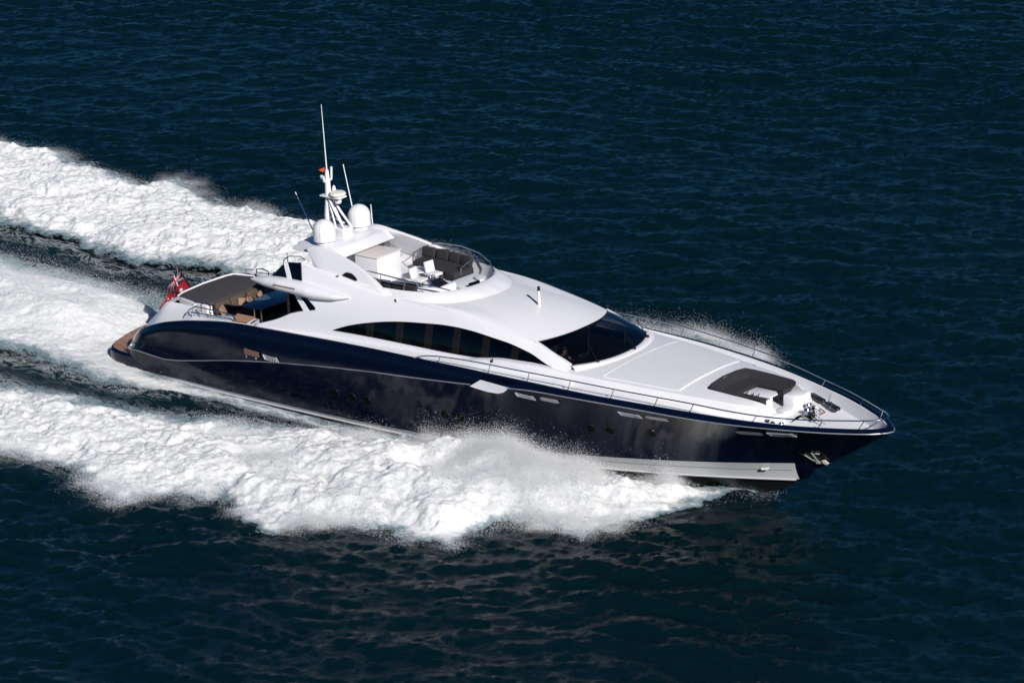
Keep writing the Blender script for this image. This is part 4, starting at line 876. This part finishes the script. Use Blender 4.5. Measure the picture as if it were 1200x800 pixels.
PORTF = [(31.2, .3), (30, 2.2), (29.3, 4.2), (28.6, 7.0), (26.8, 8.2), (25.2, 10.4), (23.4, 11.8), (21.5, 11.6), (19.6, 12.7), (18, 12.3), (16.4, 12.8), (14.6, 12.2), (11, 12.2), (9, 13.6), (7.0, 14.2), (5.5, 14.6), (4.0, 15.8), (2.0, 16.3), (.5, 15.6), (-.6, 16.2), (-2.1, 15.8), (-5.8, 15.7), (-7.8, 16.0), (-9.5, 15.9), (-10.4, 15.6), (-11.5, 16.0), (-13.6, 16.8), (-15.1, 17.7), (-15.8, 17.0), (-16.1, 15.8), (-17.2, 15.9), (-19.9, 16.9), (-21.9, 16.9), (-24.2, 17.8), (-25.2, 17.2), (-27.1, 17.6), (-29, 17.0), (-40, 18.5),
         (-40, 9.2), (-27, 8.8), (-18.6, 7.7), (-17.0, 7.0), (-12.0, 7.0), (-9.0, 6.0), (-7.4, 6.4), (-4.9, 7.0), (-2.3, 7.3), (3, 6.4), (8, 5.8), (14, 4.6), (20, 3.4), (26, 2.2)]
STERNF = [(17.0, -3.30), (14.0, -3.75), (11.3, -4.05), (8.2, -4.25), (5.8, -4.45), (4.5, -4.85), (2.8, -5.2), (-.6, -5.1), (-3.8, -5.4), (-10, -5.8), (-22, -6.4), (-40, -7.2), (-40, 5.2), (-20, 4.7), (-14.2, 4.3), (-11.1, 4.0), (-6.7, 4.0), (-3.9, 4.0), (-2.0, 3.6), (0.5, 3.4), (3.0, 3.3), (3.0, -2.9), (8, -3.15), (13, -3.15)]

def make_foam(name, poly, hfun, edge, seed, label, kind='stuff', step=.058, nscale=1.0, streak=1.0, grain=1.0):
    P_ = np.array(poly); x0, y0 = P_.min(0)-.8; x1, y1 = P_.max(0)+.8; x0 = max(x0, -34)
    gx = np.arange(x0, x1, step*1.25); gy = np.arange(y0, y1, step); X, Y = np.meshgrid(gx, gy, indexing='ij')
    wx_ = X+(fbm(X*.55, Y*.55, seed+40, 4)-.5)*1.3+(fbm(X*2.2, Y*2.2, seed+60, 3)-.5)*.7; wy_ = Y+(fbm(X*.55+31, Y*.55, seed+50, 4)-.5)*1.3+(fbm(X*2.2, Y*2.2, seed+70, 3)-.5)*.7
    D = sdf(wx_, wy_, poly)
    env, edge_w = hfun(X, Y, D)
    q1 = (fbm(X*.9, Y*.9, seed+80, 4)-.5)*2.2; q2 = (fbm(X*.9+9, Y*.9, seed+84, 4)-.5)*2.2; Xw, Yw = X+q1, Y+q2
    big = fbm(X*.5/streak, Y*.62, seed, 3); lump = fbm(Xw*.75/streak, Yw*1.2, seed+10, 5, .55); rid = fbm(Xw*1.9/streak, Yw*3.0, seed+20, 5, .66, True); fine = fbm(Xw*7, Yw*9, seed+30, 3, .7)
    dens = np.clip(D/edge_w, 0, 1)
    if callable(nscale): nscale = nscale(X)
    H = env*(.55+.9*(big-.25))+nscale*np.clip(dens, .12, 1)*((lump-.5)*.58+(rid-.62)*.22*grain+(fine-.5)*.13*grain)
    H = np.maximum(H, .0)*np.clip((D+.35)/.5, 0, 1)
    Z = sea_h(X, Y)*(.6 if name[:5] != 'stern' else interp(X, [-8, 1], [.6, .15]))+H+.03-(interp(X, [-2, 3], [0, .17]) if name[:5] == 'stern' else 0)
    use = D > -.45; fu = use[:-1, :-1] & use[1:, :-1] & use[:-1, 1:] & use[1:, 1:]
    idx = np.full(X.shape, -1); vm = np.zeros(X.shape, bool); vm[:-1, :-1] |= fu; vm[1:, :-1] |= fu; vm[:-1, 1:] |= fu; vm[1:, 1:] |= fu
    idx[vm] = np.arange(vm.sum()); ii, jj = np.nonzero(fu)
    F_ = np.stack([idx[ii, jj], idx[ii+1, jj], idx[ii+1, jj+1], idx[ii, jj+1]], 1)
    me = bpy.data.meshes.new(name); nv = int(vm.sum()); nf = len(F_)
    me.vertices.add(nv); me.vertices.foreach_set('co', np.stack([X[vm], Y[vm], Z[vm]], 1).astype(np.float32).ravel())
    me.loops.add(nf*4); me.loops.foreach_set('vertex_index', F_.astype(np.int32).ravel()); me.polygons.add(nf)
    me.polygons.foreach_set('loop_start', np.arange(0, nf*4, 4, dtype=np.int32)); me.polygons.foreach_set('loop_total', np.full(nf, 4, np.int32)); me.polygons.foreach_set('use_smooth', np.ones(nf, bool))
    at = me.attributes.new('cover', 'FLOAT', 'POINT'); dd = np.clip((D+.35)/(edge_w+.35), 0, 1); at.data.foreach_set('value', dd[vm].astype(np.float32))
    me.update(); me.validate(); me.materials.append(FOAM); o = bpy.data.objects.new(name, me); COL.objects.link(o); tag(o, label, 'foam', kind=kind); return o, (X, Y, Z, D)
def foam_mat():
    m = bpy.data.materials.new('sea_foam'); m.use_nodes = True; t = m.node_tree; b = t.nodes['Principled BSDF']; out = t.nodes['Material Output']; L = t.links.new; N = t.nodes.new
    b.inputs['Roughness'].default_value = .9; b.inputs['Specular IOR Level'].default_value = .1; b.inputs['Subsurface Weight'].default_value = .8; b.inputs['Subsurface Radius'].default_value = (1, 1, 1); b.inputs['Subsurface Scale'].default_value = .16
    tc = N('ShaderNodeTexCoord'); at = N('ShaderNodeAttribute'); at.attribute_name = 'cover'
    mp = N('ShaderNodeMapping'); mp.inputs['Scale'].default_value = (.5, 1.2, 1.2); L(tc.outputs['Object'], mp.inputs[0])
    n1 = N('ShaderNodeTexNoise'); n1.inputs['Scale'].default_value = 1.7; n1.inputs['Detail'].default_value = 9; n1.inputs['Roughness'].default_value = .72; n1.inputs['Distortion'].default_value = 1.4; L(mp.outputs[0], n1.inputs['Vector'])
    n2 = N('ShaderNodeTexNoise'); n2.inputs['Scale'].default_value = 9; n2.inputs['Detail'].default_value = 6; n2.inputs['Roughness'].default_value = .75; L(mp.outputs[0], n2.inputs['Vector'])
    bp = N('ShaderNodeBump'); bp.inputs['Strength'].default_value = .7; bp.inputs['Distance'].default_value = .06; ad = N('ShaderNodeMath'); ad.operation = 'ADD'; L(n1.outputs['Fac'], ad.inputs[0]); L(n2.outputs['Fac'], ad.inputs[1]); L(ad.outputs[0], bp.inputs['Height']); L(bp.outputs[0], b.inputs['Normal'])
    # cover = density + noise, thresholded softly
    mul = N('ShaderNodeMath'); mul.operation = 'MULTIPLY_ADD'; mul.inputs[1].default_value = 2.6; mul.inputs[2].default_value = -1.55; L(ad.outputs[0], mul.inputs[0])      # about -.3..+.3 .. scaled noise
    s = N('ShaderNodeMath'); s.operation = 'ADD'; dm = N('ShaderNodeMath'); dm.operation = 'MULTIPLY_ADD'; dm.inputs[1].default_value = 3.2; dm.inputs[2].default_value = -2.0; L(at.outputs['Fac'], dm.inputs[0]); L(dm.outputs[0], s.inputs[0]); L(mul.outputs[0], s.inputs[1])
    mr = N('ShaderNodeMapRange'); mr.inputs[1].default_value = -.12; mr.inputs[2].default_value = .5; L(s.outputs[0], mr.inputs[0])
    col = N('ShaderNodeValToRGB'); e = col.color_ramp.elements; e[0].position = 0; e[0].color = (.16, .22, .25, 1); e[1].position = .75; e[1].color = (.70, .705, .71, 1); mr2 = N('ShaderNodeMapRange'); mr2.inputs[1].default_value = .8; mr2.inputs[2].default_value = 2.6; L(s.outputs[0], mr2.inputs[0]); L(mr2.outputs[0], col.inputs[0]); L(col.outputs[0], b.inputs['Base Color'])
    tr = N('ShaderNodeBsdfTransparent'); mx = N('ShaderNodeMixShader'); L(mr.outputs[0], mx.inputs[0]); L(tr.outputs[0], mx.inputs[1]); L(b.outputs[0], mx.inputs[2]); L(mx.outputs[0], out.inputs['Surface'])
    return m
FOAM = foam_mat()
def h_bow(X, Y, D):
    c = interp(X, [-16, 0, 8, 14, 19, 23, 26, 29, 30.5, 31.4], [.35, .45, .55, .75, 1.05, 1.25, 1.15, .85, .45, .1])
    hull_y = interp(X, [0, 16, 20, 24, 28, 30, 31.5], [-3.2, -3.2, -2.9, -2.4, -1.5, -.8, -.1]); out_y = interp(X, [0, 12, 20, 24, 26, 29, 31], [-13, -13, -12, -10.5, -7.2, -4.8, -.8])
    q = np.clip((Y-hull_y)/(out_y-hull_y), 0, 1)          # 0 at the hull, 1 outside
    prof_ = np.interp(q, [0, .12, .3, .6, .85, 1], [.55, .8, 1.0, .85, .6, .2]); e = np.clip(D/1.2, 0, 1)**.6
    yin = interp(X, [-16, -6, 0, 6.6, 11.9, 14.3, 16.1, 18, 20], [-7.5, -7, -7.2, -6.3, -5.2, -4.4, -3.7, -3, -1]); e = e*np.clip((yin-Y)/3.0, 0, 1)**.8
    return c*prof_*e, interp(X, [0, 10, 20, 31], [.6, .5, .45, .4])+1.3*(yin-Y < 2.5)*(X < 14)
def h_port(X, Y, D):
    c = interp(X, [-30, -10, 4, 12, 18, 25, 31], [.4, .5, .7, .65, .95, 1.0, .3]); return c*np.clip(D/1.5, 0, 1)**.6, np.full(X.shape, .9)+.35*(Y < 10)*(X < 0)+2.2*(X > 13)
def h_stern(X, Y, D):
    r = np.exp(-((X+5.5)/6)**2)*np.exp(-((Y+.2)/2.6)**2)*1.15+np.exp(-((X+16)/7)**2)*np.exp(-((Y-.2)/2.2)**2)*.6; sd = np.exp(-((X+8)/9)**2)*np.exp(-((np.abs(Y+.4)-4.0)/1.0)**2)*.3
    r = r*np.clip((-X-1.2)/2.5, 0, 1); return (.06+r+sd)*np.clip(D/.8, 0, 1), interp(X, [-20, -6, 0, 4, 16], [2.0, 1.5, 1.2, .8, .45])+.9*(Y > 2.2)*(X < 0)
foams = [make_foam('bow_wave_foam', BOWF, h_bow, .8, 100, 'broad white bow wave tumbling along the near side of the navy hull', grain=.8),
         make_foam('side_wake_foam', PORTF, h_port, .8, 200, 'wide band of white wake foam streaming out on the far side of the yacht', streak=1.5),
         make_foam('stern_wake_foam', STERNF, h_stern, .8, 300, 'churned white wake trailing straight behind the teak swim platform', streak=2.4, nscale=lambda X: interp(X, [-7, 1], [.7, .28]))]
# ---- water sheet
def axis_pts(lo, hi, st, far, grow=1.22):
    a = list(np.arange(lo, hi, st)); s = st; p = hi
    while p < far: a.append(p); s *= grow; p += s
    s = st; p = lo-st; b = []
    while p > -far: b.append(p); s *= grow; p -= s
    return np.array(b[::-1]+a)
CAMV = -136.0+9.0
U_ = axis_pts(-20, 50, .11, 9000); V_ = axis_pts(-52, 62, .15, 9000)
UU, VV = np.meshgrid(U_, V_, indexing='ij'); XX = UU*RU[0]+VV*FV[0]; YY = UU*RU[1]+VV*FV[1]
fade = np.clip(1-(np.maximum(np.abs(UU-15)-36, np.abs(VV-5)-57)/60), 0, 1)
ch = .15
ddx = (tsample(T1[1], 71.0, XX, YY)+tsample(T2[1], 53.0, XX+7, YY-4))*ch*fade; ddy = (tsample(T1[2], 71.0, XX, YY)+tsample(T2[2], 53.0, XX+7, YY-4))*ch*fade
ZZ = sea_h(XX, YY)*fade
# the moving hull presses the water flat close alongside and leaves a hollow beside the stern
inner = sdf(XX, YY, [(31, 0), (26, -2.2), (18, -3.2), (0, -3.3), (0, 3.3), (18, 3.2), (26, 2.2)])
calm = np.clip((inner+2.2)/2.2, 0, 1); ZZ = ZZ*(1-.85*calm)-.25*np.clip((inner+1.2)/1.0, 0, 1)
hol = np.exp(-((np.abs(YY)-5.9)/1.1)**2)*np.clip((12-XX)/8, 0, 1)*np.clip((XX+30)/12, 0, 1); ZZ = ZZ*(1-.6*hol)-.28*hol
press = np.zeros(XX.shape); kq = (fade > 0) & (XX < 33)
for poly in (BOWF, PORTF, STERNF): press[kq] = np.maximum(press[kq], np.clip(sdf(XX[kq], YY[kq], poly)/.9, 0, 1))
ZZ = ZZ*(1-.5*press)-.30*press
WAKE = [(31, 0), (20, -11), (10, -15), (-45, -18), (-45, 20), (-20, 18.8), (0, 17.2), (18, 13)]
kk = (fade > 0) & (XX < 32)
fo = np.zeros(XX.shape); din = sdf(XX[kk], YY[kk], WAKE); lace = np.clip(din/4, 0, 1)*.13
for poly in (BOWF, PORTF, STERNF):
    d_ = sdf(XX[kk], YY[kk], poly); lace = np.maximum(lace, .33*np.clip(1+d_/1.3, 0, 1)*np.clip((din+2)/3, 0, 1))
fo[kk] = lace*np.interp(XX[kk], [-40, 20, 31], [1, 1, .3])
me = bpy.data.meshes.new('sea'); nU, nV = XX.shape; co = np.stack([XX-ddx, YY-ddy, ZZ], -1).reshape(-1, 3)
me.vertices.add(nU*nV); me.vertices.foreach_set('co', co.astype(np.float32).ravel())
i_, j_ = np.meshgrid(np.arange(nU-1), np.arange(nV-1), indexing='ij'); b_ = (i_*nV+j_).ravel(); F_ = np.stack([b_, b_+nV, b_+nV+1, b_+1], 1); nf = len(F_)
me.loops.add(nf*4); me.loops.foreach_set('vertex_index', F_.astype(np.int32).ravel()); me.polygons.add(nf); me.polygons.foreach_set('loop_start', np.arange(0, nf*4, 4, dtype=np.int32)); me.polygons.foreach_set('loop_total', np.full(nf, 4, np.int32)); me.polygons.foreach_set('use_smooth', np.ones(nf, bool))
at = me.attributes.new('foam', 'FLOAT', 'POINT'); at.data.foreach_set('value', fo.astype(np.float32).ravel()); me.update()
def sea_mat():
    m = bpy.data.materials.new('sea_water'); m.use_nodes = True; t = m.node_tree; b = t.nodes['Principled BSDF']; out = t.nodes['Material Output']; L = t.links.new; N = t.nodes.new
    b.inputs['Base Color'].default_value = (.0010, .0075, .0125, 1); b.inputs['Roughness'].default_value = .15; b.inputs['IOR'].default_value = 1.333; b.inputs['Specular IOR Level'].default_value = .5
    tc = N('ShaderNodeTexCoord'); mp = N('ShaderNodeMapping'); mp.inputs['Rotation'].default_value = (0, 0, -PSI+.15); mp.inputs['Scale'].default_value = (.65, 1.25, 1); L(tc.outputs['Object'], mp.inputs[0])
    n1 = N('ShaderNodeTexNoise'); n1.inputs['Scale'].default_value = 2.8; n1.inputs['Detail'].default_value = 7; n1.inputs['Roughness'].default_value = .66; L(mp.outputs[0], n1.inputs['Vector'])
    bp = N('ShaderNodeBump'); bp.inputs['Strength'].default_value = 1.0; bp.inputs['Distance'].default_value = .085; L(n1.outputs['Fac'], bp.inputs['Height']); L(bp.outputs[0], b.inputs['Normal'])
    at = N('ShaderNodeAttribute'); at.attribute_name = 'foam'
    mp2 = N('ShaderNodeMapping'); mp2.inputs['Scale'].default_value = (.5, 1.15, 1); L(tc.outputs['Object'], mp2.inputs[0])
    n2 = N('ShaderNodeTexNoise'); n2.inputs['Scale'].default_value = 1.1; n2.inputs['Detail'].default_value = 11; n2.inputs['Roughness'].default_value = .74; n2.inputs['Distortion'].default_value = 1.6; L(mp2.outputs[0], n2.inputs['Vector'])
    rd_ = N('ShaderNodeMath'); rd_.operation = 'SUBTRACT'; rd_.inputs[1].default_value = .5; L(n2.outputs['Fac'], rd_.inputs[0]); ab = N('ShaderNodeMath'); ab.operation = 'ABSOLUTE'; L(rd_.outputs[0], ab.inputs[0])
    ml = N('ShaderNodeMath'); ml.operation = 'MULTIPLY_ADD'; ml.inputs[1].default_value = -4.5; ml.inputs[2].default_value = .06; L(ab.outputs[0], ml.inputs[0])
    sm = N('ShaderNodeMath'); sm.operation = 'ADD'; L(ml.outputs[0], sm.inputs[0]); L(at.outputs['Fac'], sm.inputs[1])
    mr = N('ShaderNodeMapRange'); mr.inputs[1].default_value = .12; mr.inputs[2].default_value = .62; mr.inputs[4].default_value = .9; L(sm.outputs[0], mr.inputs[0])
    gt = N('ShaderNodeMath'); gt.operation = 'GREATER_THAN'; gt.inputs[1].default_value = .02; L(at.outputs['Fac'], gt.inputs[0]); g2 = N('ShaderNodeMath'); g2.operation = 'MULTIPLY'; L(mr.outputs[0], g2.inputs[0]); L(gt.outputs[0], g2.inputs[1])
    # aerated water turns greener and paler
    cx = N('ShaderNodeMix'); cx.data_type = 'RGBA'; cx.inputs[6].default_value = (.0008, .0085, .0115, 1); cx.inputs[7].default_value = (.020, .050, .058, 1); L(at.outputs['Fac'], cx.inputs[0]); L(cx.outputs[2], b.inputs['Base Color'])
    df = N('ShaderNodeBsdfDiffuse'); df.inputs['Color'].default_value = (.62, .66, .68, 1); L(bp.outputs[0], df.inputs['Normal'])
    mx = N('ShaderNodeMixShader'); L(g2.outputs[0], mx.inputs[0]); L(b.outputs[0], mx.inputs[1]); L(df.outputs[0], mx.inputs[2]); L(mx.outputs[0], out.inputs['Surface']); return m
me.materials.append(sea_mat()); sea = bpy.data.objects.new('sea', me); COL.objects.link(sea); tag(sea, kind='structure')

# ---- spray: clouds of small droplets
SPR = mat('spray_droplets', (.95, .95, .96), .9, spec=.1)
_t = SPR.node_tree; _d = _t.nodes.new('ShaderNodeBsdfDiffuse'); _d.inputs[0].default_value = (.80, .81, .82, 1); _r = _t.nodes.new('ShaderNodeBsdfTranslucent'); _r.inputs[0].default_value = (.20, .20, .21, 1); _a = _t.nodes.new('ShaderNodeAddShader')
_t.links.new(_d.outputs[0], _a.inputs[0]); _t.links.new(_r.outputs[0], _a.inputs[1]); _t.links.new(_a.outputs[0], _t.nodes['Material Output'].inputs['Surface'])
def droplets(name, pts, rad, label):
    pts = np.asarray(pts, float); rad = np.asarray(rad, float); n = len(pts); r = np.random.default_rng(5)
    tet = np.array([(1, 1, 1), (1, -1, -1), (-1, 1, -1), (-1, -1, 1)], float)/math.sqrt(3); q = r.normal(size=(n, 3, 3)); Q, _ = np.linalg.qr(q)
    V = pts[:, None, :]+np.einsum('nij,kj->nki', Q, tet)*rad[:, None, None]; F = np.array([(0, 1, 2), (0, 3, 1), (0, 2, 3), (1, 3, 2)])
    me = bpy.data.meshes.new(name); me.vertices.add(n*4); me.vertices.foreach_set('co', V.astype(np.float32).ravel()); fi = (np.arange(n)[:, None, None]*4+F[None]).reshape(-1, 3); nf = len(fi)
    me.loops.add(nf*3); me.loops.foreach_set('vertex_index', fi.astype(np.int32).ravel()); me.polygons.add(nf); me.polygons.foreach_set('loop_start', np.arange(0, nf*3, 3, dtype=np.int32)); me.polygons.foreach_set('loop_total', np.full(nf, 3, np.int32)); me.polygons.foreach_set('use_smooth', np.ones(nf, bool)); me.update()
    me.materials.append(SPR); o = bpy.data.objects.new(name, me); COL.objects.link(o); tag(o, label, 'spray', kind='stuff'); return o
def edge_points(F, n, seed, weight, up, sig, out_=0.0):
    X, Y, Z, D = F; r = np.random.default_rng(seed); W = weight(X, Y, D, Z); W = np.maximum(W, 0); W /= W.sum(); k = r.choice(X.size, n, p=W.ravel()); x = X.ravel()[k]+r.normal(size=n)*sig; y = Y.ravel()[k]+r.normal(size=n)*sig
    z = Z.ravel()[k]+np.abs(r.exponential(1, n))*up(x, y); return np.stack([x, y, z], 1)
def clump(X, Y, s, seed, p=3): return np.clip(fbm(X*s, Y*s, seed, 4)-.32, 0, 1)**p
f0, f1, f2 = (f[1] for f in foams)
sp1 = edge_points(f0, 230000, 1, lambda X, Y, D, Z: ((Y < -8.5) | (X > 18))*np.exp(-((D-.15)/.45)**2)*(X > -2)*clump(X, Y, .5, 900)*interp(X, [0, 12, 20, 30], [.4, .8, 1.4, 1.6]), lambda x, y: .10+0*x, .20)
sp2 = edge_points(f0, 420000, 2, lambda X, Y, D, Z: (D > .2)*clump(X, Y, .45, 910)*interp(X, [8, 14, 19, 24, 29.5, 31], [0, .3, 1.2, 1.6, 1.4, .2])*np.exp(-np.clip(-Y-9, 0, 9)/1.5), lambda x, y: interp(x, [8, 18, 24, 29, 31], [.06, .14, .18, .14, .08]), .2)
sp3 = edge_points(f0, 130000, 3, lambda X, Y, D, Z: (D > 0)*(X > 18)*(X < 29)*np.exp(-((Y-interp(X, [0, 16, 20, 24, 28, 30, 31.5], [-3.2, -3.6, -3.5, -3.1, -2.2, -1.3, -.4]))/.45)**2)*clump(X, Y*.2, .8, 920, 4), lambda x, y: .20+0*x, .15)
droplets('bow_spray', np.concatenate([sp1, sp2, sp3]), rng.lognormal(math.log(.0072), .35, 780000), 'fine white spray thrown up over the near bow wave')
s4 = edge_points(f1, 90000, 4, lambda X, Y, D, Z: np.exp(-((D-.1)/.5)**2)*(Y > 8)*clump(X, Y, .4, 930), lambda x, y: .08+0*x, .2)
s5 = edge_points(f1, 160000, 5, lambda X, Y, D, Z: (D > -.1)*(X > 15)*(Y > 7)*clump(X, Y, .35, 940)*interp(X, [15, 18, 22, 30], [.2, 1.3, 1.6, 1]), lambda x, y: interp(x, [11, 18, 28], [.10, .17, .15]), .25)
droplets('far_side_spray', np.concatenate([s4, s5]), rng.lognormal(math.log(.0062), .3, 250000), 'white spray flying beyond the far rail and along the far wake edge')
s6 = edge_points(f2, 120000, 6, lambda X, Y, D, Z: (D > -.1)*(X < -1.6)*(X > -24)*np.exp(-((Y+.3)/2.4)**2)*np.exp(-((X+6)/9)**2), lambda x, y: .22+0*x, .3)
s7 = edge_points(f2, 10000, 7, lambda X, Y, D, Z: np.exp(-((D)/.3)**2)*(X > -6), lambda x, y: .06+0*x, .08)
droplets('stern_spray', np.concatenate([s6, s7]), rng.lognormal(math.log(.0070), .35, 130000), 'misty white spray hanging over the wake behind the transom')
